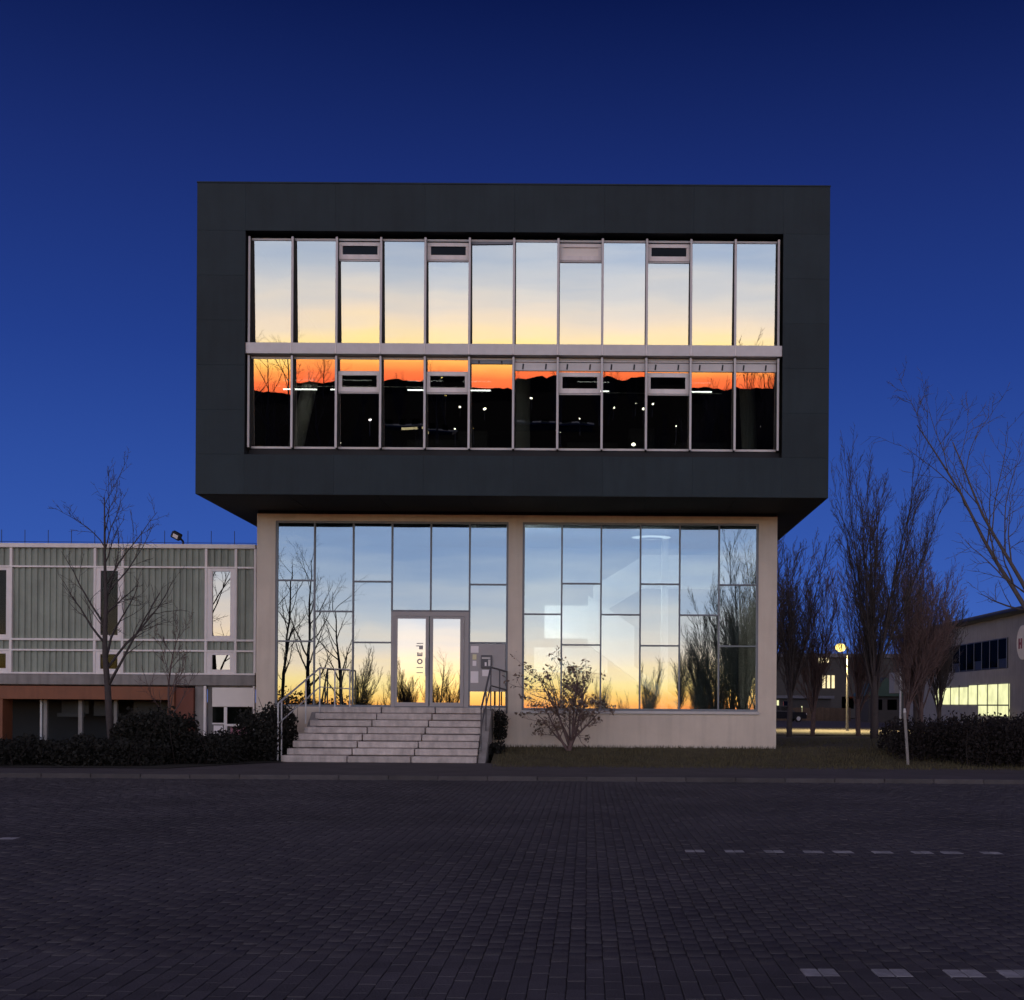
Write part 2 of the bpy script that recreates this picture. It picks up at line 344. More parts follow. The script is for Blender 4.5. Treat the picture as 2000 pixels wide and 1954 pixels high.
road = MB().quad((-40, 33.2, .015), (90, 33.2, .015), (90, 118, .015), (-40, 118, .015)).build('road', M['asphalt']); tag(road, kind='structure')
# low dark ridge behind the camera, on the sunset horizon
hb = MB(); xs = np.linspace(-700, 700, 420)
hz = [8.4+.7*math.sin(x*.011+1.3)+.5*math.sin(x*.037)+.4*math.sin(x*.17)+rng.uniform(0, 2.2) for x in xs]
for x, z in zip(xs, hz): hb.v += [(x, -880+60*math.sin(x*.004), -1), (x, -905+60*math.sin(x*.004), z), (x, -1150, -1)]
for i in range(len(xs)-1):
    a = i*3; hb.f += [(a, a+1, a+4, a+3), (a+1, a+2, a+5, a+4)]
tag(hb.build('hills', M['hill']), kind='structure')

# ------------------------------------------------------------------ main building
B = empty('main_building', (-1.9, 0, 0), 'cantilevered office block with dark framed upper box over beige glazed lobby', 'building')
# ground floor walls (beige render), one part
XL, XR = -8.80, 5.02; LW0, LW1, RW0, RW1, WT = -8.31, -2.12, -1.745, 4.53, 6.38
w = MB()
w.box(XL, LW0, 0, .35, -.2, 6.56); w.box(LW1, RW0, 0, .35, -.2, 6.56); w.box(RW1, XR, 0, .35, -.2, 6.56)
w.box(LW0, LW1, 0, .35, WT, 6.56); w.box(RW0, RW1, 0, .35, WT, 6.56)
w.box(LW0, LW1, 0, .35, -.2, 1.44); w.box(RW0, RW1, 0, .35, -.2, 1.30)
w.box(XL, XL+.3, .35, 11.7, -.2, 6.56); w.box(XR-.3, XR, .35, 11.7, -.2, 6.56); w.box(XL, XR, 11.7, 12, -.2, 6.56)
w.build('wall', M['wall'], B)
MB().box(XL+.02, XR-.02, .03, 11.9, 6.56, 6.65).build('shadow_gap', M['soffit'], B)
li = MB(); li.box(XL+.3, XR-.3, .36, 6.0, 1.25, 1.42); li.box(XL+.3, XR-.3, 6.0, 6.2, 1.25, 6.5); li.box(XL+.31, XR-.31, .36, 6.0, 6.42, 6.5)
li.build('lobby_interior', M['lobby'], B)
# staircase seen faintly in the lobby
st = MB()
def slab(p, q, hgt, y0, y1):
    st.prism([(p[0], p[1]), (q[0], q[1]), (q[0], q[1]+hgt), (p[0], p[1]+hgt)], y0, y1, 'y')
slab((-1.25, 3.45), (.0, 3.45), .95, 3.0, 3.1); slab((0, 3.45), (1.35, 2.55), 1.25, 3.0, 3.1); slab((.15, 4.1), (1.6, 5.0), .95, 4.0, 4.1)
slab((1.6, 5.0), (4.2, 5.0), 1.0, 4.0, 4.1); slab((.0, 3.3), (2.6, 1.4), .35, 3.1, 4.0); slab((-1.6, 2.5), (.6, 2.5), .75, 4.4, 4.5)
st.build('staircase', M['white'], B)
bx('lobby_column', M['white'], B, 2.1, 2.3, 2.6, 2.8, 1.42, 6.42, .01)
lamp = MB()
for k in range(24):
    a, b = 2*math.pi*k/24, 2*math.pi*(k+1)/24
    lamp.quad(*[(1.75+r*math.cos(t), 1.6+r*.8*math.sin(t), z) for r, t, z in ((.55, a, 6.2), (.55, b, 6.2), (.34, b, 6.17), (.34, a, 6.17))])
lamp.build('ceiling_lamp', M['ring'], B)
for a, b in ((-2.06, -1.80),): bx('hidden_fill_strip', M['panel'], B, a, b, .37, .40, 2.0, 6.0, .004)  # added glowing strip, hidden behind the pier to brighten the staircase
# lobby glazing: grid of panes between slim bars
def tilt(a=.0016): return Matrix.Rotation(random.gauss(0, a), 4, 'X') @ Matrix.Rotation(random.gauss(0, a), 4, 'Z')
def lobby_window(x0, x1, z0, z1, cols, mats):
    fr = MB(); t = .055
    fr.box(x0, x1, .03, .15, z1-t, z1); fr.box(x0, x1, .03, .15, z0, z0+t); fr.box(x0, x0+t, .03, .15, z0+t, z1-t); fr.box(x1-t, x1, .03, .15, z0+t, z1-t)
    F = fr.build('window_frame', M['aludark'], B)
    n = len(cols); pw = (x1-x0)/n
    for i, bars in enumerate(cols):
        a, b = x0+i*pw, x0+(i+1)*pw
        if i: bx('mullion', M['aludark'], F, a-.022, a+.022, .035, .148, z0+t if not (bars == 'DR' or bars == 'DL') else 4.01, z1-t, .004)
        a += t if i == 0 else .022; b -= t if i == n-1 else .022
        if bars in ('DL', 'DR'): zs = [4.01, z1-t]
        elif bars == 'P': zs = [3.17, 4.72, z1-t]
        else: zs = [z0+t]+sorted(bars)+[z1-t]
        for k in range(len(zs)-1):
            lo, hi = zs[k], zs[k+1]
            if k or bars == 'P' or bars in ('DL', 'DR'): bx('transom', M['aludark'], F, a, b, .037, .146, lo-.02, lo+.02, .004)
            bx('pane', mats[i] if isinstance(mats, list) else mats, F, a, b, .08, .096, lo+(.02 if k or isinstance(bars, str) else 0), hi-(.02 if k < len(zs)-2 else 0), .001, Matrix.Rotation(R(-.46), 4, 'X') @ tilt(.0013))
    return F
GD = M['glass_dn']
lobby_window(LW0, LW1, 1.44, WT, [[4.80, 3.18], [3.98], [4.78, 3.16], 'DL', 'DR', 'P'], GD)
F2 = lobby_window(RW0, RW1, 1.385, WT, [[3.94], [4.76, 3.13], [3.94], [4.76, 3.12], [3.94], [4.75, 3.12]], M['glass_dn2'])
bx('window_sill', M['alu'], B, RW0-.02, RW1+.03, -.05, .03, 1.302, 1.383, .008)
# double door
D = MB(); d0, d1, dt = -5.225, -3.165, 3.985
D.box(d0, d0+.10, .02, .13, 1.45, dt-.12); D.box(d1-.12, d1, .02, .13, 1.45, dt-.12); D.box(d0, d1, .02, .13, dt-.12, dt)
door = D.build('door', M['doorframe'], B)
for a, b, sl in ((-5.118, -4.225, 0), (-4.188, -3.292, 1)):
    lf = MB(); t = .06 if not sl else .075
    lf.box(a, b, .0, .07, 3.80, 3.855); lf.box(a, b, .0, .07, 1.465, 1.57); lf.box(a, a+t, .0, .07, 1.57, 3.80); lf.box(b-t-.02, b, .0, .07, 1.57, 3.80)
    lf.build('door_leaf', M['doorframe'], door); bx('pane', M['glass_door'], door, a+t, b-t-.02, .03, .045, 1.57, 3.80, .001, Matrix.Rotation(R(-.5), 4, 'X') @ tilt(.0012))
bx('door_seal', M['black'], door, -4.216, -4.197, .03, .06, 1.47, 3.86, .001)
h = MB(); h.tube([(-4.29, -.07, 2.3), (-4.29, -.07, 2.75)], .016, 8); h.tube([(-4.29, -.07, 2.36), (-4.29, .0, 2.36)], .010, 6); h.tube([(-4.29, -.07, 2.69), (-4.29, .0, 2.69)], .010, 6)
h.build('door_handle', M['galv'], door)
# vertical lettering on the left door leaf
lt = MB(); x = -4.46; y0, y1 = .024, .028
for zz, hh, ww in ((3.14, .022, .17), (2.50, .022, .17), (2.36, .022, .17)): lt.box(x-ww/2, x+ww/2, y0, y1, zz-hh/2, zz+hh/2)
lt.box(x-.10, x+.08, y0, y1, 3.06, 3.085); lt.box(x-.02, x+.08, y0, y1, 2.98, 3.06); lt.box(x-.07, x+.07, y0, y1, 2.80, 2.84); lt.box(x-.07, x-.03, y0, y1, 2.84, 2.90); lt.box(x-.01, x+.02, y0, y1, 2.84, 2.89); lt.box(x+.04, x+.07, y0, y1, 2.84, 2.90)
for k in range(20):
    a, b = 2*math.pi*k/20, 2*math.pi*(k+1)/20; c = (x, 2.66)
    lt.quad(*[(c[0]+r*math.cos(t), y0, c[1]+r*math.sin(t)) for r, t in ((.04, a), (.075, a), (.075, b), (.04, b))])
lt.build('lettering', M['doorframe'], door)
# entrance panel with letter box and notices beside the door
P = bx('entrance_panel', M['doorframe'], B, -3.14, -2.185, .05, .12, 1.88, 3.14, .004)
for m, a, b, z0, z1 in (('paper', -3.11, -2.90, 2.90, 3.08), ('paper2', -3.06, -2.955, 2.72, 2.86), ('paper', -3.06, -2.955, 2.55, 2.69), ('paper', -3.11, -2.90, 2.10, 2.41), ('paper', -2.80, -2.58, 2.28, 2.45)):
    bx('notice', M[m], P, a, b, .042, .049, z0, z1, .003)
bx('letter_box', M['rail'], P, -2.83, -2.54, -.01, .049, 2.49, 2.84, .01)
bx('letter_box_flap', M['alu'], P, -2.81, -2.58, -.016, -.011, 2.74, 2.78, .002); bx('intercom', M['paper'], P, -2.73, -2.68, -.016, -.011, 2.55, 2.65, .002)
bx('intercom_key', M['alu'], P, -2.64, -2.58, -.016, -.011, 2.55, 2.72, .002)
bx('pane', M['glass_door'], B, -3.14, -2.185, .08, .096, 1.50, 1.87, .001, Matrix.Rotation(R(-.45), 4, 'X'))

# ---- upper box
FX0, FX1, FZ0, FZ1, FY = -9.65, 5.88, 6.65, 14.28, -2.6
OX0, OX1, OZ0, OZ1 = -8.46, 4.74, 7.63, 13.12
c = MB(); e = .055
c.box(FX0+e, FX1-e, FY+e, 12.2, OZ1+.02, FZ1-.03); c.box(FX0+e, FX1-e, FY+e, 12.2, FZ0+.004, OZ0-.02)
c.box(FX0+e, OX0-.02, FY+e, 12.2, OZ0-.02, OZ1+.02); c.box(OX1+.02, FX1-e, FY+e, 12.2, OZ0-.02, OZ1+.02); c.box(OX0-.02, OX1+.02, 11.9, 12.2, OZ0-.02, OZ1+.02)
c.build('box_core', M['core'], B)
J = .001
zc = [FZ1, OZ1, 12.02, 10.92, 9.82, 8.72, OZ0, FZ0]
for k in range(7):
    for a, b in ((FX0, OX0), (OX1, FX1)):
        bx('cladding_panel', M['clad'], B, a+J, b-J, FY, FY+.05, zc[k+1]+J, zc[k]-J, .0015, Matrix.Rotation(random.gauss(0, .0006), 4, 'X'))
for k in range(6):
    s = (OX1-OX0)/6; a = OX0+k*s
    for z0, z1 in ((OZ1, FZ1), (FZ0, OZ0)): bx('cladding_panel', M['clad'], B, a+J, a+s-J, FY, FY+.05, z0+J, z1-J, .0015, Matrix.Rotation(random.gauss(0, .0006), 4, 'X'))
for k in range(6):
    for a in (FX0, FX1-.05): bx('side_panel', M['clad'], B, a, a+.05, FY+.06+k*2.45, FY+.06+k*2.45+2.44, FZ0, FZ1, .004)
for k in range(7):
    s = (FX1-FX0-.1)/7; bx('soffit_panel', M['soffit'], B, FX0+.06+k*s, FX0+.05+(k+1)*s-.005, FY+.06, -.02, FZ0-.012, FZ0+.002, .003)
# flashing along the roof edge
bx('roof_flashing', M['clad'], B, FX0-.01, FX1+.01, FY-.015, FY+.2, FZ1+.001, FZ1+.035, .004)
# rooms behind the upper glass
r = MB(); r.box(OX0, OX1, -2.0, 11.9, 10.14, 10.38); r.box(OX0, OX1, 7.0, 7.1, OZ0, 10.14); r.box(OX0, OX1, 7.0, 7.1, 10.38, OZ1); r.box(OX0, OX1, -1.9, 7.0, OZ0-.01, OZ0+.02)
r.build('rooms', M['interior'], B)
def column(x, y, lean=0, rr=.16):
    MB().tube([(x, y, OZ0+.02), (x+lean, y, 10.13)], rr, 14).build('interior_column', M['column'], B)
column(-7.75, -.7, .55, .20); column(-1.72, -.7, .0, .19); column(4.2, -.7, -.12, .20)
for a, b in ((-7.75, -6.9), (-6.55, -5.5), (-4.6, -3.7), (-3.2, -2.5), (-.3, .5), (2.4, 3.1)):
    k = bx('pendant_light', M['tube'], B, a, b, -1.62, -1.57, 9.465, 9.49, .004); bx('hanger', M['black'], k, (a+b)/2-.006, (a+b)/2+.006, -1.6, -1.588, 9.492, 10.13, .002)
bx('light_track', M['column'], B, -8.0, -2.3, -1.3, -1.27, 9.62, 9.64, .003); bx('light_track', M['column'], B, -.2, 3.4, -1.3, -1.27, 9.50, 9.52, .003)
for x, w_, h_ in ((-6.6, 1.2, .5), (-5.0, 1.5, .75), (-3.6, .8, 1.0), (-.6, 1.4, .7), (1.1, .7, 1.1), (2.3, 1.5, .72)): bx('cabinet', M['cabinet'], B, x, x+w_, 1.2, 1.8, OZ0+.02, OZ0+.02+h_+.4, .01)
# two rows of glazing that lean forward
X0 = -8.43; PWD = 1.0925
def row(ztop, zbot, upper):
    TA = R(2.0)
    H = (ztop-zbot)/math.cos(TA); fr = Matrix.Translation((0, FY+.30, ztop)) @ Matrix.Rotation(TA, 4, 'X')
    f = MB(); y0, y1 = .0, .09; fr2 = MB()
    fr2.box(X0, X0+12*PWD, y0, y1, -.05, 0); fr2.box(X0, X0+12*PWD, y0, y1, -H, -H+.05)
    fr2.v = [tuple(fr @ Vector(p)) for p in fr2.v]
    F = fr2.build('curtain_wall', M['alu'], B)
    for i in range(13):
        x = X0+i*PWD; hw = .028 if 0 < i < 12 else .055
        xa = x-hw if i else x; xb = x+hw if i < 12 else x
        bx('mullion', M['alu'], F, xa, xb, FY+.14, FY+.17, zbot-.02, ztop-.005, .006); bx('mullion_fin', M['fin'], F, xa+.008, xb-.008, FY+.171, FY+.42, zbot-.02, ztop-.006, .003)
    for i in range(12):
        a, b = X0+i*PWD+.024+(.028 if i == 0 else 0), X0+(i+1)*PWD-.024-(.028 if i == 11 else 0); zt, zb = -.05, -H+.05
        tl = lambda: Matrix.Rotation(random.gauss(0, .0016), 4, 'X') @ Matrix.Rotation(random.gauss(0, .002), 4, 'Z')
        pane = lambda z0, z1: bx('pane', M['glass_up' if upper else 'glass_up2'], F, a, b, .035, .05, z0, z1, .001, tl(), frame=fr)
        if i in (2, 4, 7, 9):
            v1 = -.09 if upper else -.36; v0 = v1-.42-(0 if upper else .08)
            g = .085; op = Matrix.Rotation(R(0 if (upper and i == 7) else 1.2 if upper else .35), 4, 'X')
            vf = MB(); cx, cz, hw2, hh = (a+b)/2, (v0+v1)/2, (b-a)/2-.005, (v1-v0)/2-.004
            vf.box(-hw2, hw2, -.03, .06, hh-g, hh); vf.box(-hw2, hw2, -.03, .06, -hh, -hh+g+.03); vf.box(-hw2, -hw2+g, -.02, .06, -hh+g+.03, hh-g); vf.box(hw2-g, hw2, -.02, .06, -hh+g+.03, hh-g)
            o = bpy.data.objects.new('vent_window', vf.mesh('vent_window', M['whiteframe'])); wv = fr @ Matrix.Translation((cx, 0, cz)) @ op; link(o, B, wv)
            q = bpy.data.objects.new('pane', chamfer_box(2*(hw2-g), .012, 2*hh-2*g-.03, .001).mesh('pane', M['blind'] if (upper and i == 7) else M['glass_vent' if upper else 'glass_up2'])); link(q, o, wv @ Matrix.Translation((0, .02, .015)))
            if not upper: pane(v1+.02, zt); bx('transom', M['alu'], F, a, b, .0, .07, v1, v1+.02, .003, frame=fr)
            bx('transom', M['alu'], F, a, b, -.01, .07, v0-.035, v0, .004, frame=fr); pane(zb, v0-.035)
        else: pane(zb, zt)
        if not upper and i >= 6:
            k = bx('blind_cassette', M['alu'], B, a+.002, b-.002, -.022, .024, -.31, -.11, .004, frame=fr)
            bx('cassette_rail', M['whiteframe'], k, a+.004, b-.004, -.03, .02, -.095, -.06, .004, frame=fr)
            for s in (.2, .74): bx('bracket', M['black'], k, a+s*(b-a)-.02, a+s*(b-a)+.02, -.03, -.0221, -.28, -.14, .003, Matrix.Rotation(.12, 4, 'Y'), frame=fr)
        if not upper and i == 5:
            k = bx('blind_cassette', M['aludark'], B, a+.002, b-.002, -.022, .024, -.15, -.06, .004, frame=fr)
            for s in (.2, .74): bx('bracket', M['black'], k, a+s*(b-a)-.02, a+s*(b-a)+.02, -.03, -.0221, -.14, -.07, .003, frame=fr)
        if upper and i == 5: bx('blind_cassette', M['aludark'], B, a+.002, b-.002, -.022, .024, -.12, -.06, .004, Matrix.Rotation(-.018, 4, 'Y'), frame=fr)
row(13.04, 10.40, True); row(10.11, 7.85, False)
bx('sill_panel', M['core'], B, OX0+.003, OX1-.003, FY+.40, FY+.50, OZ0-.01, 7.86, .004)
LD = bx('floor_band', M['alu'], B, OX0+.003, OX1-.003, FY+.06, FY+.56, 10.125, 10.395, .006)
for i in range(1, 12): bx('band_joint', M['whiteframe'], LD, X0+i*PWD-.018, X0+i*PWD+.018, FY+.042, FY+.06, 10.13, 10.39, .006)
# stair tower standing behind, seen as a pale sliver on the left
MB().box(-10.9, -8.86, 14, 18, 0, 7.2).build('rear_tower', M['bldg'], B)

# ------------------------------------------------------------------ entrance steps
S = empty('entrance_steps', (-4.9, -1.5, 0), 'flight of pale stone block steps up to the glass doors', 'steps')
NS = 8; LAND = .5; TR = .30; z0 = .07; RS = (1.445-z0)/NS
for k in range(NS):                      # k=0 bottom
    t = k/(NS-1); yf = -(LAND+TR*(NS-1-k)); xs = [-7.52+.52*t, -5.89+.50*t, -4.32+.34*t, -2.70]
    yb = yf+TR+.06 if k < NS-1 else -.012
    for j in range(3):
        dz = random.uniform(-.006, .006); dy = random.uniform(-.012, .012)
        bx('step_block', M['stone'], S, xs[j]+.013, xs[j+1]-.013, yf+dy, yb+dy*(k < NS-1), z0+k*RS+.014, z0+(k+1)*RS+dz-(.0 if k < NS-1 else .004), .014, Matrix.Rotation(random.gauss(0, .003), 4, 'Z'))
ch = MB(); ch.prism([(-2.58, .05), (-.02, .05), (-.02, 1.42), (-.55, 1.42)], -2.685, -2.50, 'x'); ch.build('cheek_wall', M['concrete'], S)
ch = MB(); ch.prism([(-2.50, .05), (-.02, .05), (-.02, 1.30), (-.55, 1.30)], -7.2, -6.98, 'x'); ch.build('core_wall', M['concrete'], S)
# handrails
HR = empty('handrail', (-2.45, -1.2, 0), 'dark steel handrail at the right side of the steps', 'railing')
a, b, c2 = Vector((-2.14, -.03, 2.40)), Vector((-2.52, -.62, 2.50)), Vector((-2.63, -2.25, 1.42))
MB().tube([a, b, c2], .026, 8).build('rail', M['rail'], HR)
dn = Vector((0, 0, -.48)); MB().tube([a+dn, b+dn, c2+dn*.9], .02, 8).build('rail', M['rail'], HR)
MB().tube([a+Vector((0, 0, .02)), (a.x, a.y, 1.3)], .024, 8).build('post', M['rail'], HR)
for t, q0, q1 in ((.45, a, b), (1, a, b), (.5, b, c2), (1, b, c2)):
    p = q0.lerp(q1, t); gz = 1.2 if q1 is b else 1.42-(-p.y-.5)*.6
    MB().tube([p, (p.x, p.y, max(gz, .3))], .018, 8).build('post', M['rail'], HR)
HL = empty('handrail', (-7.4, -1.4, 0), 'pale galvanised railing at the left side of the steps', 'railing')
pts = [Vector((-6.25, -.32, 2.42)), Vector((-7.02, -.42, 2.46)), Vector((-7.62, -2.45, 1.52))]
MB().tube(pts, .024, 8).build('rail', M['galv'], HL); MB().tube([p-Vector((0, 0, .5)) for p in pts], .016, 8).build('rail', M['galv'], HL)
for i, (q0, q1, t, zb) in enumerate(((pts[0], pts[1], 0, 1.43), (pts[0], pts[1], .5, 1.43), (pts[0], pts[1], 1, 1.3), (pts[1], pts[2], .35, 1.0), (pts[1], pts[2], .92, .12), (pts[1], pts[2], 1, .12))):
    p = q0.lerp(q1, t); MB().tube([p, (p.x, p.y, zb)], .02, 8).build('post', M['galv'], HL)

# ------------------------------------------------------------------ annex on the left
AY = 1.0; AD = 35.0
def AX(u): return (u-1147)/2500*AD
def AZ(v): return 1.55+(1370-v)/2500*AD
A = empty('annex_building', (-12, AY, 0), 'low annex with white gridded frame, grey-green corrugated panels and orange portal', 'building')
AL, AR = AX(-260), AX(499)-.02
k = MB(); k.box(AL, AR, AY+.16, AY+10, AZ(1339), AZ(1064)); k.build('wall', M['concrete'], A)
zF0, zF1 = AZ(1071), AZ(1062.5)
bx('roof_edge', M['whiteframe'], A, AL, AR, AY-.06, AY+.3, zF0, zF1, .01)
bands = [(AZ(1106), zF0), (AZ(1248), AZ(1109.5)), (AZ(1269), AZ(1252)), (AZ(1314), AZ(1272.5))]
rails = [(AZ(1109.5), AZ(1106)), (AZ(1252), AZ(1248)), (AZ(1272.5), AZ(1269)), (AZ(1317.5), AZ(1314))]
posts = [AX(u) for u in (-252, -33, 20, 184, 238, 401, 459, 497)]
for z0_, z1_ in rails: bx('rail', M['whiteframe'], A, AL, AR, AY-.03, AY+.10, z0_, z1_, .006)
for x in posts: bx('post', M['whiteframe'], A, x-.035, x+.035, AY-.026, AY+.098, AZ(1314), zF0, .006)
def corr(x0, x1, z0, z1):
    p = .165; n = max(2, int((x1-x0)/p)); p = (x1-x0)/n; b = MB(); prof = []
    for i in range(n):
        s = x0+i*p; prof += [(s, .07), (s+.30*p, .07), (s+.42*p, .03), (s+.88*p, .03)]
    prof.append((x1, .07))
    for x, y in prof: b.v += [(x, AY+y, z0), (x, AY+y, z1)]
    for i in range(len(prof)-1): b.f.append((2*i, 2*i+2, 2*i+3, 2*i+1))
    b.build('corrugated_panel', M['corr'], A)
segs = list(zip(posts[:-1], posts[1:]))
for i, (a, b) in enumerate(segs):
    win = i in (1, 3, 5)
    for j, (z0_, z1_) in enumerate(bands):
        if win and j in (1, 3): continue
        corr(a+.036, b-.036, z0_+.001, z1_-.001)
    if win:
        for j, (z0_, z1_, gm) in enumerate(((bands[1][0], bands[1][1], None), (bands[3][0], bands[3][1], None))):
            gm = M['glass_annex'] if i == 5 else M['glass_dark']
            t = .14 if i == 5 else .12
            f = MB(); a2, b2 = a+.036, b-.036
            f.box(a2, b2, AY-.01, AY+.09, z0_, z0_+.10); f.box(a2, b2, AY-.01, AY+.09, z1_-.08, z1_); f.box(a2, a2+t, AY-.01, AY+.09, z0_+.10, z1_-.08); f.box(b2-t+.03, b2, AY-.01, AY+.09, z0_+.10, z1_-.08)
            wo = f.build('window', M['whiteframe'], A); bx('pane', gm, wo, a2+t, b2-t+.03, AY+.03, AY+.045, z0_+.10, z1_-.08, .001, Matrix.Rotation(R(-.9 if (i == 5 and j) else 0), 4, 'X') @ tilt(.002))
            MB().quad((a2, AY+.13, z0_), (b2, AY+.13, z0_), (b2, AY+.13, z1_), (a2, AY+.13, z1_)).build('room', M['interior'], wo)
bx('concrete_band', M['concrete'], A, AL, AR, AY-.02, AY+.16, AZ(1338), AZ(1317.8), .01)
# ground floor with portal
b = MB(); b.box(AX(380), AX(401), AY+.05, AY+.16, -.1, AZ(1338.2)); b.build('pier', M['concrete'], A)
bx('portal_beam', M['orange'], A, AL, AX(343), AY-.12, AY+.5, AZ(1367), AZ(1341), .01)
bx('portal_leg', M['orange'], A, AX(330), AX(343), AY-.118, AY+.498, -.1, AZ(1367.1), .01); bx('portal_leg', M['orange'], A, AX(-4), AX(9), AY-.118, AY+.498, -.1, AZ(1367.1), .01)
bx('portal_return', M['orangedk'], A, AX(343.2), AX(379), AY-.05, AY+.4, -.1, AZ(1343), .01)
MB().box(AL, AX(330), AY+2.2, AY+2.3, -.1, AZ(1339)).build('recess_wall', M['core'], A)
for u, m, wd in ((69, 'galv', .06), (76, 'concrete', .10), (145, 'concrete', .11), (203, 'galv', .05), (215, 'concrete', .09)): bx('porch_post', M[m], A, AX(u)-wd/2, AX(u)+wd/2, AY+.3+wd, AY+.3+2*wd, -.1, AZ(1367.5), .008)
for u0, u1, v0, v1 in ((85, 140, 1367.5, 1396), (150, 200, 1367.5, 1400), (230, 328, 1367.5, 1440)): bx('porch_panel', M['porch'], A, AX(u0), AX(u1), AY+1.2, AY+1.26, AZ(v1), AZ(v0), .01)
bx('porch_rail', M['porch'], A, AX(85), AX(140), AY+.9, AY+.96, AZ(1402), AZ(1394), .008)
# corner window with white blind
wf = MB(); x0, x1 = AX(398), AX(497); zt, zb = AZ(1339), 0
wf.box(x0, x0+.06, AY-.02, AY+.1, zb, zt); wf.box(x1-.04, x1, AY-.02, AY+.1, zb, zt); wf.box(AX(437), AX(443), AY+.02, AY+.12, zb, AZ(1380)); wf.box(AX(414), AX(437), AY+.02, AY+.12, AZ(1414), AZ(1411)); wf.box(AX(443), AX(490), AY+.02, AY+.12, AZ(1417.5), AZ(1413))
cw = wf.build('corner_window', M['whiteframe'], A)
bx('blind', M['blind'], cw, AX(414), x1-.045, AY+.01, AY+.05, AZ(1379.5), AZ(1342), .008)
MB().quad((x0+.06, AY+.155, zb), (x1-.04, AY+.155, zb), (x1-.04, AY+.155, zt), (x0+.06, AY+.155, zt)).build('room', M['concrete'], cw)
bx('pane', M['glass_dark'], cw, AX(414), AX(437), AY+.06, AY+.075, AZ(1411), AZ(1380), .001); bx('pane', M['glass_dark'], cw, AX(443), AX(490), AY+.06, AY+.075, AZ(1413), AZ(1380), .001)
bx('poster', M['pink'], cw, AX(449), AX(488), AY+.07, AY+.08, AZ(1437), AZ(1419), .002); bx('poster', M['paper'], cw, AX(416), AX(434), AY+.07, AY+.08, AZ(1437), AZ(1416), .002)
# lightning rods with wire on the annex roof
for i in range(12):
    x = AX(34-92+46*i); MB().tube([(x, AY+.4, zF1-.02), (x, AY+.4, zF1+.42)], .009, 5).build('lightning_rod', M['black'], A)
MB().tube([(AL, AY+.42, zF1+.10), (AR, AY+.42, zF1+.09)], .006, 4).build('lightning_wire', M['black'], A)
FL = empty('floodlight', (AX(345), AY+.2, zF1), 'small black floodlight on the annex roof edge', 'floodlight')
MB().tube([(AX(351), AY+.2, zF1-.01), (AX(351), AY+.2, zF1+.1), (AX(346), AY+.1, zF1+.2)], .03, 8).build('bracket', M['black'], FL)
mt = Matrix.Translation((AX(343), AY-.02, zF1+.23)) @ Matrix.Rotation(R(28), 4, 'Y') @ Matrix.Rotation(R(20), 4, 'X')
hd = link(bpy.data.objects.new('lamp_head', chamfer_box(.27, .14, .19, .02).mesh('lamp_head', M['black'])), FL, mt)
link(bpy.data.objects.new('lamp_glass', chamfer_box(.15, .01, .10, .003).mesh('lamp_glass', M['paper'])), hd, mt @ Matrix.Translation((0, -.074, 0)))

# ------------------------------------------------------------------ vegetation
def rv(s=1): return Vector((random.gauss(0, s), random.gauss(0, s), random.gauss(0, s)))
class Tree:
    def __init__(s): s.tr = MB(); s.cr = MB(); s.tips = []
    def limb(s, p, d, ln, r, lv, P):
        n = P['seg'][lv]; pts = [p.copy()]; rad = [r]; d = d.normalized(); st = ln/n
        end = P['end'][lv]
        for i in range(n):
            d = (d + rv(P['wig'][lv]) + Vector((0, 0, P['up'][lv]))).normalized(); p = p+d*st; pts.append(p.copy()); rad.append(r*(1-(1-end)*(i+1)/n))
        (s.tr if lv <= P['tlv'] else s.cr).tube(pts, rad, P['sides'][lv])
        if lv+1 >= len(P['seg']): s.tips.append(p); return
        nc = P['kids'][lv]; nc = nc if isinstance(nc, int) else random.randint(*nc); t0 = P['t0'][lv]
        for k in range(nc):
            t = t0+(1-t0)*(k+random.random()*.8)/nc; t = min(t, .98); f = t*n; i = min(int(f), n-1); q = pts[i].lerp(pts[i+1], f-i); ax = (pts[i+1]-pts[i]).normalized()
            per = rv().cross(ax).normalized(); an = R(random.uniform(*P['ang'][lv])); nd = ax*math.cos(an)+per*math.sin(an)
            s.limb(q, nd, ln*P['len'][lv]*random.uniform(.6, 1.1)*(1-.55*(t-t0)/(1-t0+1e-6)*P.get('taper', 1)), max(rad[i]*P['rk'][lv], P['rmin']), lv+1, P)
def grow(seed, H, r, P, name='bare_tree', label='', loc=(0, 0, 0), bark='bark', group=None, leaf=0, lean=(0, 0), cat='tree'):
    random.seed(seed); t = Tree(); t.limb(Vector((0, 0, -.1)), Vector((lean[0], lean[1], 1)), H*P['trunk'], r, 0, P)
    E = empty(name, loc, label, cat, group)
    o = bpy.data.objects.new('trunk', t.tr.mesh('trunk', M[bark], True)); link(o, E, W[E]); o2 = bpy.data.objects.new('crown', t.cr.mesh('crown', M[bark])); link(o2, E, W[E])
    if leaf:
        V = []; tips = [random.choice(t.tips) for _ in range(leaf)]
        for p in tips:
            c = p+rv(.05); a, b = rv(.015), rv(.015); V += [c-a-b, c+a-b, c+a+b, c-a+b]
        lo = bpy.data.objects.new('leaves', fast_mesh('leaves', [tuple(v) for v in V], np.arange(len(V)).reshape(-1, 4), M['dryleaf'])); link(lo, E, W[E])
    return E
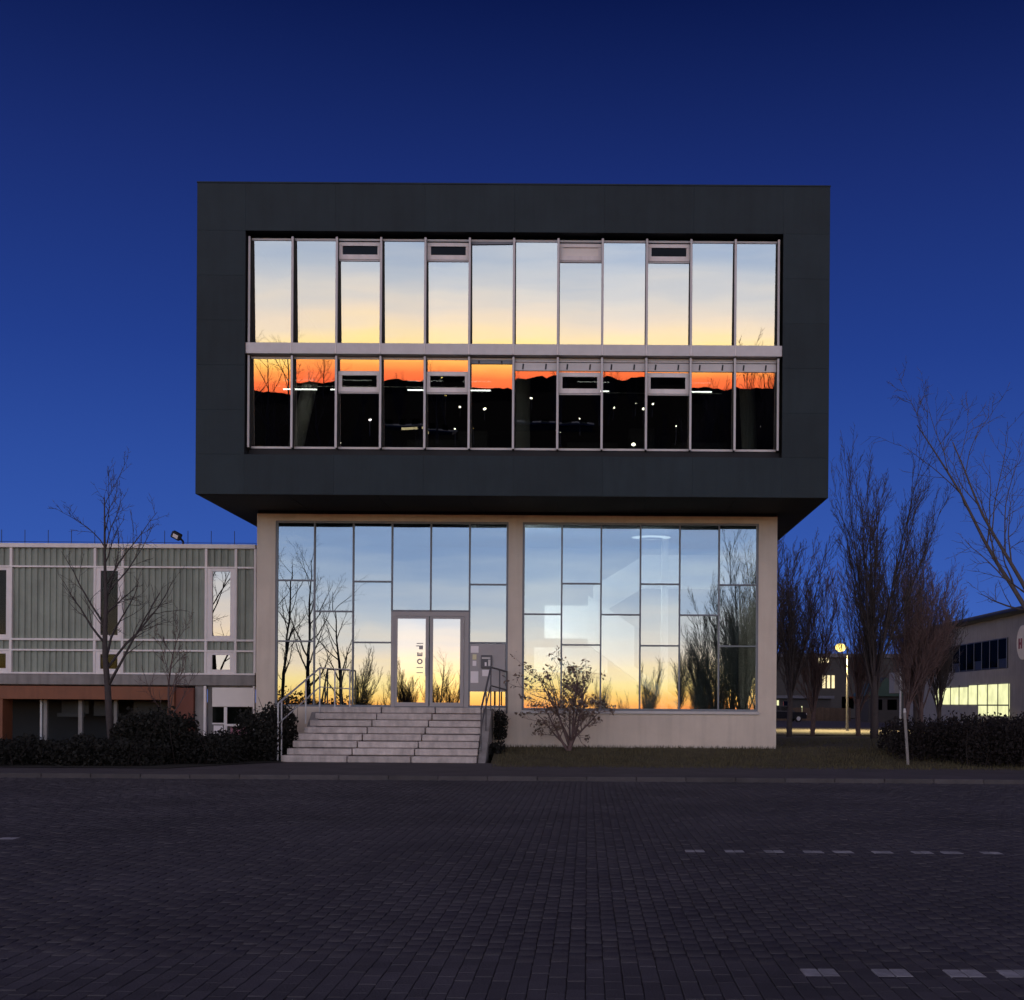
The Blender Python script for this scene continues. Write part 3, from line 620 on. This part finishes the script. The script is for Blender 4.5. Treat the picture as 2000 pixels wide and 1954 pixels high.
FAST = dict(trunk=.19, seg=(4, 11, 7, 5, 3), end=(.85, .14, .25, .3, .4), wig=(.03, .034, .05, .07, .1), up=(.02, .010, .03, .04, .04), sides=(7, 5, 4, 3, 3), kids=((14, 16), (16, 19), (6, 8), (2, 3)), t0=(.5, .12, .2, .2), ang=((4, 23), (11, 27), (13, 30), (15, 38)), len=(3.8, .34, .42, .5), rk=(.32, .40, .5, .6), rmin=.010, tlv=1, taper=.6)
OPEN = dict(trunk=.95, seg=(10, 7, 5, 4), end=(.12, .2, .3, .4), wig=(.05, .09, .13, .16), up=(.03, .06, .04, .02), sides=(7, 5, 4, 3), kids=((13, 15), (6, 8), (3, 5)), t0=(.28, .25, .2), ang=((28, 50), (22, 48), (25, 55)), len=(.46, .48, .5), rk=(.5, .5, .55), rmin=.006, tlv=1)
VASE = dict(trunk=.20, seg=(4, 11, 8, 6, 4), end=(.85, .16, .2, .3, .4), wig=(.03, .07, .10, .13, .16), up=(.02, .012, .03, .03, .02), sides=(8, 6, 5, 4, 3), kids=((7, 8), (8, 9), (5, 7), (3, 5)), t0=(.55, .2, .2, .2), ang=((22, 48), (22, 50), (25, 55), (25, 60)), len=(3.9, .42, .46, .5), rk=(.50, .48, .52, .6), rmin=.006, tlv=1, taper=.5)
SHRUB = dict(trunk=.16, seg=(3, 7, 5, 4), end=(.8, .2, .3, .4), wig=(.05, .09, .14, .18), up=(0, .04, .03, .02), sides=(6, 5, 4, 3), kids=((9, 10), (5, 7), (3, 5)), t0=(.1, .3, .2), ang=((14, 50), (25, 60), (25, 65)), len=(5.0, .42, .5), rk=(.5, .5, .6), rmin=.005, tlv=1, taper=.3)
# in view
grow(11, 6.9, .10, OPEN, 'bare_tree', 'slender bare tree with upswept branches before the annex windows', (-11.3, -3.5, .1))
grow(12, 3.6, .045, OPEN, 'sapling', 'thin bare sapling between the annex tree and the main building', (-10.0, -3.0, .1), bark='bark2')
grow(3, 2.75, .08, SHRUB, 'shrub', 'twiggy shrub with dry leaves below the right lobby window', (-.45, -1.2, .30), leaf=1900, bark='bark2', cat='shrub')
grow(21, 15.4, .20, FAST, 'columnar_tree', 'tallest bare columnar tree behind the lawn, right of the building', (13.0, 24, .08), group='columnar trees right of the building')
grow(22, 12.4, .15, FAST, 'columnar_tree', 'bare columnar tree closest to the right edge of the beige wall', (10.1, 30, .05), group='columnar trees right of the building')
grow(23, 9.8, .13, FAST, 'columnar_tree', 'reddish twiggy columnar tree left of the lit street lamp', (11.6, 32, .04), bark='bark2', group='columnar trees right of the building')
grow(24, 10.4, .13, FAST, 'columnar_tree', 'reddish twiggy columnar tree just right of the tallest one', (15.4, 28, .05), bark='bark2', group='columnar trees right of the building')
grow(26, 9.4, .12, FAST, 'columnar_tree', 'shorter bare columnar tree in front of the pale hall', (18.4, 33, .04), group='columnar trees right of the building')
grow(31, 12.4, .17, VASE, 'spreading_tree', 'large spreading bare tree reaching in from the right edge', (11.9, -3.2, .25), lean=(-.02, 0), bark='bark3')
# behind the camera, mirrored in the glass
MG = 'trees behind the viewer'
ba = grow(41, 12.2, .17, OPEN, 'bare_tree', 'tall bare tree mirrored at the left end of the lobby glass', (-17.6, -46, 0), group=MG)
bf = grow(42, 13.0, .22, FAST, 'columnar_tree', 'tall dense columnar tree mirrored at the right end of the lobby glass', (8.5, -36.8, 0), group=MG)
bs = grow(43, 9.6, .13, FAST, 'columnar_tree', 'short columnar tree mirrored at the foot of the right lobby glass', (8.2, -78, 0), group=MG)
def dup(root, loc, rz, sc, label):
    r = root.copy(); COL.objects.link(r); r['label'] = label; r.matrix_basis = Matrix.Translation(loc) @ Matrix.Rotation(rz, 4, 'Z') @ Matrix.Scale(sc, 4)
    for chd in root.children: q = chd.copy(); COL.objects.link(q); q.parent = r
    return r
RT = {o['label']: o for o in list(COL.objects) if o.name.startswith('columnar_tree')}
t1 = RT['bare columnar tree closest to the right edge of the beige wall']; t2 = RT['reddish twiggy columnar tree left of the lit street lamp']; t3 = RT['tallest bare columnar tree behind the lawn, right of the building']
for s, loc, rz, sc, lb in ((t1, (9.4, 34, .03), 1.9, 1.08, 'bare columnar tree half hidden behind the right wall edge'), (t2, (14.2, 33, .03), 2.4, 1.06, 'reddish columnar tree standing behind the tallest one'), (t3, (17.0, 32, .03), 2.0, .78, 'bare columnar tree second from the pale hall'), (t2, (16.4, 29, .05), 5.5, .98, 'reddish columnar tree with its twigs in front of the hall roof')):
    r_ = s.copy(); COL.objects.link(r_); r_['label'] = lb; r_.matrix_basis = Matrix.Translation(loc) @ Matrix.Rotation(rz, 4, 'Z') @ Matrix.Scale(sc, 4)
    for chd in s.children: q = chd.copy(); COL.objects.link(q); q.parent = r_
for i, (s, loc, rz, sc, lb) in enumerate((
    (ba, (-19.6, -48, 0), 2.1, .95, 'bare tree mirrored at the far left edge of the lobby glass'), (ba, (-16.2, -50, 0), 4.0, .85, 'smaller bare tree mirrored third from the left in the lobby glass'),
    (ba, (-21.5, -52, 0), 5.2, 1.0, 'bare tree mirrored next to the left lobby window frame'), (bs, (-17.8, -66, 0), 1.0, .85, 'short tree mirrored just left of the entrance doors'),
    (bs, (-15.6, -74, 0), 2.2, .75, 'short tree mirrored in the left door leaf'), (bs, (-14.4, -71, 0), 3.0, .62, 'small tree mirrored between the two door leaves'), (bs, (-12.9, -75, 0), 4.2, .70, 'small tree mirrored at the left of the right door leaf'), (bs, (-11.3, -70, 0), .3, .60, 'small tree mirrored at the right of the right door leaf'), (ba, (-26, -190, 0), .9, 1.1, 'far tree on the skyline mirrored in the fourth lower pane'), (ba, (-5, -240, 0), 2.9, 1.2, 'far tree on the skyline mirrored in the sixth lower pane'), (bf, (3, -260, 0), 1.0, 1.0, 'far columnar tree mirrored in the eighth lower pane'), (bf, (24, -230, 0), 2.0, .95, 'far columnar tree mirrored in the tenth lower pane'), (ba, (33, -210, 0), 1.4, 1.15, 'far tree on the skyline mirrored in the eleventh lower pane'), (bs, (5.2, -80, 0), .6, .8, 'short tree mirrored near the middle of the right lobby glass'), (bs, (10.2, -70, 0), 3.3, .85, 'short tree mirrored beside the tall dense columnar trees'),
    (bf, (9.6, -37.6, 0), 1.7, .95, 'second tall columnar tree mirrored at the right lobby frame'), (bf, (9.0, -38.6, 0), 5.0, .9, 'third tall columnar tree mirrored in the last lobby pane'), (bf, (8.0, -38.0, 0), .8, .82, 'columnar tree mirrored just left of the last lobby bar'), (bf, (7.5, -38.5, 0), 3.1, .74, 'lower columnar tree mirrored behind the tall ones at the right'),
    (bf, (6.7, -37.0, 0), 4.4, .55, 'columnar tree mirrored left of the tall pair in the right lobby glass'), (ba, (-90, -420, 4), .4, 1.4, 'lone tree on the ridge mirrored in the fourth upper pane'))): dup(s, loc, rz, sc, lb)

random.seed(77)
ORD = 'first second third fourth fifth sixth seventh eighth ninth tenth eleventh twelfth thirteenth fourteenth fifteenth sixteenth'.split()
for i in range(16):
    q = dup(random.choice((ba, bf, bs)), (-75+i*9.5+random.uniform(-4, 4), -random.uniform(230, 330), 0), random.uniform(0, 6), random.uniform(.8, 1.05), ORD[i]+' far skyline tree from the left, mirrored in the lower upper-floor panes'); q['group'] = 'far skyline trees behind the viewer'
# leaf masses: hedges
def foliage(name, parent, boxes, n, m, size=.05):
    """scatter small leaf quads through lumpy volumes (x0,x1,y0,y1,z0,z1)"""
    V = []; vol = np.array([(b[1]-b[0])*(b[3]-b[2])*(b[5]-b[4]) for b in boxes]); cnt = (n*vol/vol.sum()).astype(int)
    for bxs, k in zip(boxes, cnt):
        u = rng.uniform(-1, 1, (k*3, 3)); u = u[(u**4).sum(1) < 1][:k]; s = 1+.10*np.sin(u[:, 0]*9*(bxs[1]-bxs[0])/3+u[:, 1]*5)+rng.normal(0, .06, len(u))
        c = np.stack([(bxs[0]+bxs[1])/2+u[:, 0]*(bxs[1]-bxs[0])/2, (bxs[2]+bxs[3])/2+u[:, 1]*(bxs[3]-bxs[2])/2, bxs[4]+(u[:, 2]*.5+.5)*(bxs[5]-bxs[4])*s], 1)
        a = rng.normal(0, 1, (len(u), 3)); b = rng.normal(0, 1, (len(u), 3)); a /= np.linalg.norm(a, axis=1)[:, None]; b -= a*(a*b).sum(1)[:, None]; b /= np.linalg.norm(b, axis=1)[:, None]
        sz = rng.uniform(.5, 1.2, (len(u), 1))*size; a *= sz; b *= sz*.6; V.append(np.stack([c-a, c+b, c+a, c-b], 1).reshape(-1, 3))
    V = np.concatenate(V)
    if parent is not None: V = V-np.array(W[parent].translation)
    o = bpy.data.objects.new(name, fast_mesh(name, V, np.arange(len(V)).reshape(-1, 4), m)); return link(o, parent, W[parent])
def hedge(name, label, boxes, n, m, size=.05, twig='bark', cat='hedge'):
    b0 = boxes[0]; E = empty(name, ((b0[0]+b0[1])/2, (b0[2]+b0[3])/2, b0[4]), label, cat)
    f = foliage('foliage', E, boxes, n, M[m], size); f['kind'] = 'stuff'
    t = MB()
    for q in boxes:
        for _ in range(int(14*(q[1]-q[0]))+8):
            x, y = random.uniform(q[0]+.1, q[1]-.1), random.uniform(q[2]+.1, q[3]-.1); z = q[4]+(q[5]-q[4])*random.uniform(.7, 1.18)
            t.tube([(x, y, q[4]), (x+random.gauss(0, .1), y+random.gauss(0, .1), (q[4]+z)/2), (x+random.gauss(0, .2), y+random.gauss(0, .2), z)], [.012, .009, .005], 4)
    s = t.build('stems', M['stem'], E); s['kind'] = 'stuff'
    return E
hedge('hedge', 'low dark ground-cover hedge along the front of the annex', [(-30, -22, -5.9, -2.4, .0, .72), (-22.2, -16, -5.9, -2.4, .0, .70), (-16.2, -12.4, -5.8, -2.4, .0, .66), (-12.6, -9.6, -5.6, -2.2, .0, .68), (-9.9, -8.2, -4.4, -1.0, .0, .75)], 100000, 'leaf', .048)
hedge('bush', 'rounded dark bush below the thin sapling', [(-11.2, -9.3, -4.4, -2.8, .0, 1.22)], 9000, 'leaf', .055, cat='bush')
hedge('bush', 'leafy dark bush left of the steps', [(-8.75, -7.55, -2.9, -1.2, .0, 1.25), (-8.2, -7.5, -2.2, -.4, .2, 1.45)], 8000, 'leaf', .05, cat='bush')
hedge('bush', 'small dark plant in the corner right of the steps', [(-2.48, -2.1, -1.7, -.9, .1, .55), (-2.45, -2.1, -.6, -.1, .6, 1.35)], 1500, 'leaf', .045, cat='bush')
hedge('hedge', 'dark reddish hedge at the right edge of the lawn', [(7.6, 9.2, -2.6, .2, .1, 1.15), (8.9, 11.5, -3.6, .8, .0, 1.22), (11.2, 15, -4.2, 1.5, .0, 1.32)], 64000, 'leafred', .045, 'bark')
hedge('hedge', 'brown hedge along the far side of the lit road', [(16, 26, 108, 110, 0, 1.5)], 6000, 'leaf', .14)

hedge('hedge', 'dense dark hedge mirrored at the foot of the left lobby glass', [(-34, -20, -63, -60, 0, 3.3), (-21, -15.5, -63, -60, 0, 2.7), (-16, 0, -64, -61.5, 0, 1.7), (-1, 16, -64, -61.5, 0, 1.8)], 26000, 'leaf', .13)
# ------------------------------------------------------------------ right background
PO = empty('marker_post', (7.79, -2.95, .1), 'leaning white marker post in front of the reddish hedge', 'post')
MB().tube([(7.80, -2.95, .0), (7.70, -2.95, 1.42)], .036, 8).build('post', M['concrete'], PO); MB().tube([(7.701, -2.95, 1.40), (7.694, -2.95, 1.50)], [.042, .025], 8).build('cap', M['galv'], PO)
# pale hall receding on the right
Hh = empty('industrial_hall', (30, 52, 0), 'pale industrial hall with dark strip windows and lit ground floor windows', 'building')
hx0 = 25.3; y0h, y1h = 30, 68; gz = 7.0
MB().box(hx0, 44, y0h, y1h, -.1, gz).build('wall', M['bldg'], Hh)
rf_ = MB(); rf_.prism([(hx0-.5, gz+.002), (44, gz+.002), (44, gz+1.6), (34.5, gz+2.1), (hx0-.5, gz+.35)], y0h-.3, y1h+.3, 'y'); rf_.build('roof', M['roof'], Hh)
MB().tube([(hx0-.6, y0h-.3, gz+.12), (hx0-.6, y1h+.3, gz+.12)], .12, 8).build('gutter', M['black'], Hh)
yw0, yw1 = 43.0, 66.0
bx('strip_window', M['black'], Hh, hx0-.03, hx0+.1, yw0, yw1, 3.9, 5.75, .01)
for i in range(14):
    ya = yw0+.1+i*(yw1-yw0-.2)/14; bx('pane', M['glass_dark'], Hh, hx0-.06, hx0-.045, ya+.05, ya+(yw1-yw0-.2)/14-.05, 4.0 if i % 3 else 4.5, 5.68, .002)
    bx('window_bar', M['aludark'], Hh, hx0-.075, hx0-.032, ya-.03, ya+.03, 3.92, 5.73, .004)
for i in range(8):
    ya = 42.6+i*2.05; zb = 1.0 if i < 3 else 1.7
    lw = bx('lit_window', M['lit'], Hh, hx0-.05, hx0+.05, ya+.08, ya+1.95, zb, 2.95-(.1 if i > 3 else 0), .004)
    bx('window_bar', M['black'], lw, hx0-.09, hx0-.055, ya-.02, ya+.07, zb-.05, 3.0, .004)
    if i < 3: bx('window_bar', M['black'], lw, hx0-.085, hx0-.055, ya+.08, ya+1.95, 1.62, 1.70, .004)
sg = empty('wall_sign', (hx0-.1, 41, 5.0), 'round pale sign with a dark red letter on the hall wall', 'sign')
cyl = MB().tube([(hx0-.02, 40.2, 5.3), (hx0-.10, 40.2, 5.3)], 1.0, 28); cyl.build('disc', M['column'], sg)
lt = MB(); xx = hx0-.13
lt.box(xx, xx+.02, 40.62, 40.80, 4.95, 5.55); lt.box(xx, xx+.02, 40.22, 40.40, 4.95, 5.55); lt.box(xx, xx+.02, 40.40, 40.62, 5.18, 5.32); lt.build('letter_h', M['letter'], sg)
wl = empty('wall_lamp', (hx0-.2, 56, 6.2), 'small unlit lamp above the strip windows of the hall', 'lamp')
MB().tube([(hx0, 56, 6.3), (hx0-.35, 56, 6.35)], .04, 6).build('arm', M['galv'], wl); MB().sphere((hx0-.45, 56, 6.3), .22, 10, 6).build('shade', M['white'], wl)
bx('oriel', M['bldg'], Hh, 24.0, 25.28, 66, 67.8, 2.57, 4.2, .02)
lp = empty('light_pole', (24.2, 64, 0), 'pale unlit pole at the far end of the pale hall', 'pole')
MB().tube([(23.5, 62, -.05), (23.5, 62, 5.2)], .09, 8).build('pole', M['galv'], lp); MB().tube([(23.5, 62, 5.15), (23.2, 62, 5.3)], [.1, .05], 6).build('lamp_head', M['galv'], lp)
# low green-roofed shed and grey wall
sh = empty('shed', (28.4, 92, 0), 'small shed with green gabled roof beside the pale hall', 'building')
MB().box(26.8, 30.0, 88, 94, -.1, 2.5).build('wall', M['fardark'], sh); MB().prism([(26.4, 2.5), (30.4, 2.5), (28.4, 4.3)], 87.6, 94.4, 'y').build('roof', M['green'], sh)
bx('window', M['glass_dark'], sh, 27.2, 28.1, 87.94, 87.99, 1.2, 2.2, .01); bx('window', M['glass_dark'], sh, 28.6, 29.5, 87.94, 87.99, 1.2, 2.2, .01)
fb = empty('far_building', (14, 140, 0), 'far building behind the bare trees with three narrow lit windows', 'building')
MB().box(20, 47, 136, 146, -.1, 8.0).build('wall', M['fardark'], fb); MB().prism([(19.5, 8.002), (47.5, 8.002), (47.5, 8.5), (19.5, 8.5)], 135.6, 146.4, 'y').build('roof', M['roof'], fb)
for i in range(3): bx('lit_window', M['lit2'], fb, 31.2*0+(1606+i*9-1147)/2500*170, (1611.5+i*9-1147)/2500*170, 135.9, 135.99, 3.9, 5.6, .01)
bx('lit_window', M['lit2'], fb, (1598-1147)/2500*170, (1618-1147)/2500*170, 135.9, 135.99, 7.3, 7.9, .01)
for i in range(6): bx('window', M['glass_dark'], fb, 21+i*3.2, 22.6+i*3.2, 135.94, 135.99, 1.2, 2.8, .01)
kb = empty('kiosk', (20, 112, 0), 'low flat building with a lit doorway at the right wall edge', 'building')
MB().box(13, 25.5, 100, 106, -.1, 2.3).build('wall', M['fardark'], kb); bx('roof', M['roof'], kb, 12.7, 25.8, 99.6, 106.4, 2.302, 2.6, .02)
bx('lit_door', M['lit'], kb, (1517-1147)/2500*134, (1521-1147)/2500*134, 99.92, 99.99, .2, 2.1, .01); bx('window', M['glass_annex'], kb, (1530-1147)/2500*134, (1540-1147)/2500*134, 99.94, 99.99, .9, 2.0, .01)
bx('lit_window', M['lit'], kb, (1565-1147)/2500*134, (1567-1147)/2500*134, 99.94, 99.99, .9, 1.5, .01)
fe = empty('timber_fence', (20, 96, 0), 'brown timber fence along the lit road', 'fence')
for i in range(42): bx('board', M['fence'], fe, 18.6+i*.2, 18.78+i*.2, 97.0+random.uniform(-.01, .01), 97.03, 0, 1.35+random.uniform(-.03, .03), .004)
wd = MB(); random.seed(5)
for i in range(260):
    x = -60+i*.9+random.gauss(0, .4); y = 205+random.uniform(-12, 12); hgt = random.uniform(7, 13)
    for _ in range(10):
        a = random.uniform(0, 6.28); sp = random.uniform(.4, 2.2); wd.tube([(x, y, -.1), (x+sp*.35*math.cos(a), y, hgt*.45), (x+sp*math.cos(a), y+sp*math.sin(a), hgt*random.uniform(.75, 1.05))], [.16, .12, .05], 3)
wo_ = tag(wd.build('wood', M['bark2']), 'far dark strip of bare woodland on the horizon', 'wood', kind='stuff')
foliage('undergrowth', wo_, [(-60+i*23, -36+i*23, 200, 212, 0, 6+1.5*math.sin(i*2.3)) for i in range(10)], 26000, M['leaf'], .55)['kind'] = 'stuff'
# lit street lamp
def street_lamp(name, label, x, y, z, m, energy, col, group, r=.22, arm=.0):
    E = empty(name, (x, y, 0), label, 'street lamp', group)
    MB().tube([(x+arm, y, -.05), (x+arm, y, z*.5), (x+arm, y, z+.05)], [.09, .07, .05], 8).build('pole', M['rail'], E)
    hd = MB().tube([(x+arm, y, z+.02), (x-.1, y, z+.16)], .05, 6).build('arm', M['galv'], E)
    MB().sphere((x, y, z), r, 12, 8, .8).build('lamp_head', M[m], E, True)
    if energy:
        l = bpy.data.lights.new('street_light', 'SPOT'); l.spot_size = R(150); l.spot_blend = .7; l.energy = energy; l.color = col; l.shadow_soft_size = r
        o = bpy.data.objects.new('street_light', l); link(o, E, Matrix.Translation((x, y, z-r-.12)))
    return E
street_lamp('street_lamp', 'lit yellow street lamp glowing among the bare trees', 15.6, 45, 5.15, 'lampy', 9000, (1.0, .78, .32), None, .33, .45)
# parked car by the road
def car(loc, rz, label):
    E = empty('parked_car', loc, label, 'car'); ox, oy, oz = loc; T = Matrix.Translation(loc) @ Matrix.Rotation(rz, 4, 'Z')
    def add(mb, name, m, par=E, smooth=False):
        mb.v = [tuple(T @ Vector(p)) for p in mb.v]; return mb.build(name, M[m], par, smooth)
    b = MB(); low = [(-2.15, .32), (2.15, .32), (2.22, .60), (2.05, .92), (-2.1, 1.0), (-2.22, .7)]; b.prism(low, -.86, .86, 'y')
    cab = [(-2.05, 1.0), (1.05, .94), (.45, 1.52), (-1.75, 1.58)]; i = len(b.v)
    for s in (-1, 1):
        for k, (x, z) in enumerate(cab): b.v.append((x, s*(.84 if k < 2 else .66), z))
    b.f += [(i, i+1, i+2, i+3), (i+7, i+6, i+5, i+4), (i+3, i+2, i+6, i+7), (i+1, i+5, i+6, i+2), (i+4, i, i+3, i+7)]
    body = add(b, 'body', 'carpaint')
    g = MB()
    for s in (-1, 1):
        g.quad((-1.7, s*.80, 1.06), (-.45, s*.81, 1.06), (-.5, s*.71, 1.46), (-1.55, s*.70, 1.48)); g.quad((-.36, s*.81, 1.06), (.78, s*.82, 1.02), (.38, s*.71, 1.44), (-.40, s*.71, 1.46))
    add(g, 'side_window', 'glass_dark', body); add(MB().quad((1.02, -.74, .99), (1.02, .74, .99), (.50, .62, 1.48), (.50, -.62, 1.48)), 'windscreen', 'glass_dark', body)
    for x in (-1.35, 1.35):
        for s in (-1, 1):
            wv = add(MB().tube([(x, s*.70, .33), (x, s*.90, .33)], .33, 18), 'wheel', 'tyre'); add(MB().tube([(x, s*.90, .33), (x, s*.915, .33)], .20, 12), 'rim', 'galv', wv)
    for s in (-1, 1): add(MB().box(2.1, 2.2, s*.68-.14, s*.68+.14, .66, .82), 'headlight', 'paper', body); add(MB().box(-2.25, -2.14, s*.70-.10, s*.70+.10, .72, .95), 'tail_lamp', 'tailred', body)
car((18.2, 86, .015), R(14), 'dark parked car on the far side of the lit road')

# ------------------------------------------------------------------ behind the camera: lamps and buildings mirrored in the upper glass
TG = 14.04
def mirror_pt(u, v, path):
    """point seen in the leaning glass at photo pixel (u,v), path metres behind the facade"""
    e = math.atan((1376-v)/2500)-R(TG); s = (u-1147)/2500
    x = s*(31.6+path); z = 1.55+(1376-v)/2500*31.6+path*math.tan(e); return x, -2.4-path, z
for u, v, path, m, r_, lb in ((667, 872, 120, 'lampw', .34, 'white lamp mirrored at the foot of the third lower pane'), (942, 874, 118, 'lampw', .30, 'white lamp mirrored at the foot of the sixth lower pane'), (1223, 872, 112, 'lampw', .55, 'largest white lamp mirrored at the foot of the ninth lower pane'),
    (727, 828, 150, 'tube', .3, 'faint lamp mirrored near the right bar of the third lower pane'), (887, 832, 140, 'lampw', .22, 'lamp mirrored low in the fifth lower pane'), (1135, 826, 160, 'lampw', .2, 'lamp mirrored low in the eighth lower pane'), (1055, 790, 190, 'lampw', .28, 'lamp mirrored high in the seventh lower pane'),
    (1181, 803, 170, 'lampw', .28, 'lamp mirrored left of the ninth lower pane'), (1240, 807, 165, 'lampw', .34, 'lamp mirrored right in the ninth lower pane'), (1225, 796, 180, 'lampw', .2, 'small lamp mirrored high in the ninth lower pane'), (1270, 800, 175, 'lampw', .25, 'lamp mirrored at the left of the tenth lower pane'),
    (1313, 840, 150, 'lampw', .18, 'small lamp mirrored low in the tenth lower pane'), (1469, 825, 150, 'lampw', .26, 'lamp mirrored by the column in the last lower pane'), (895, 789, 190, 'lampw', .26, 'lamp mirrored in the fifth lower pane'), (942, 792, 190, 'lampw', .3, 'lamp mirrored high in the sixth lower pane'), (870, 768, 200, 'lampy', .2, 'tiny amber lamp mirrored high in the fifth lower pane'), (920, 830, 200, 'lampy', .12, 'tiny amber lamp mirrored low in the sixth lower pane'), (1100, 850, 200, 'lampw', .1, 'tiny lamp mirrored low in the eighth lower pane'), (1380, 812, 200, 'lampw', .12, 'tiny lamp mirrored in the eleventh lower pane'), (600, 850, 200, 'lampy', .1, 'tiny amber lamp mirrored low in the second lower pane')):
    e = math.atan((1376-v)/2500)-R(TG); p2 = min(max((8.0-2.3)/max(-math.tan(e), .001), 90), 420); r_ *= p2/270
    x, y, z = mirror_pt(u, v, p2); street_lamp('street_lamp', lb, x, y, max(z, 1.5), m, 0, None, 'lamps behind the viewer', r_)
for (u0, u1, v, path, hh, lb) in ((760, 880, 842, 230, .3, 'low dark building with a lit strip window mirrored in the fourth lower pane'), (1000, 1160, 840, 220, .5, 'dark building mirrored in the seventh and eighth lower panes')):
    x0, y, z = mirror_pt(u0, v, path); x1, _, _ = mirror_pt(u1, v, path); E = empty('dark_building', ((x0+x1)/2, y-4, 0), lb, 'building', 'buildings behind the viewer')
    MB().box(x0, x1, y-9, y, -.1, z+hh*.5).build('wall', M['core'], E); bx('roof', M['roof'], E, x0-.3, x1+.3, y-9.3, y+.3, z+hh*.5+.002, z+hh*.5+.3, .02)
    if path == 230:
        for a, b in ((791, 822), (829, 835)):
            xa, yy, zz = mirror_pt(a, 842, path-.1); xb, _, _ = mirror_pt(b, 842, path-.1); bx('lit_window', M['lit2'], E, xa, xb, y+.01, y+.06, zz-.3, zz+.3, .01)
    for i in range(5):
        xa = x0+(x1-x0)*(i+.2)/5; bx('window', M['glass_dark'], E, xa, xa+(x1-x0)*.1, y+.01, y+.05, .9, 2.0, .01)
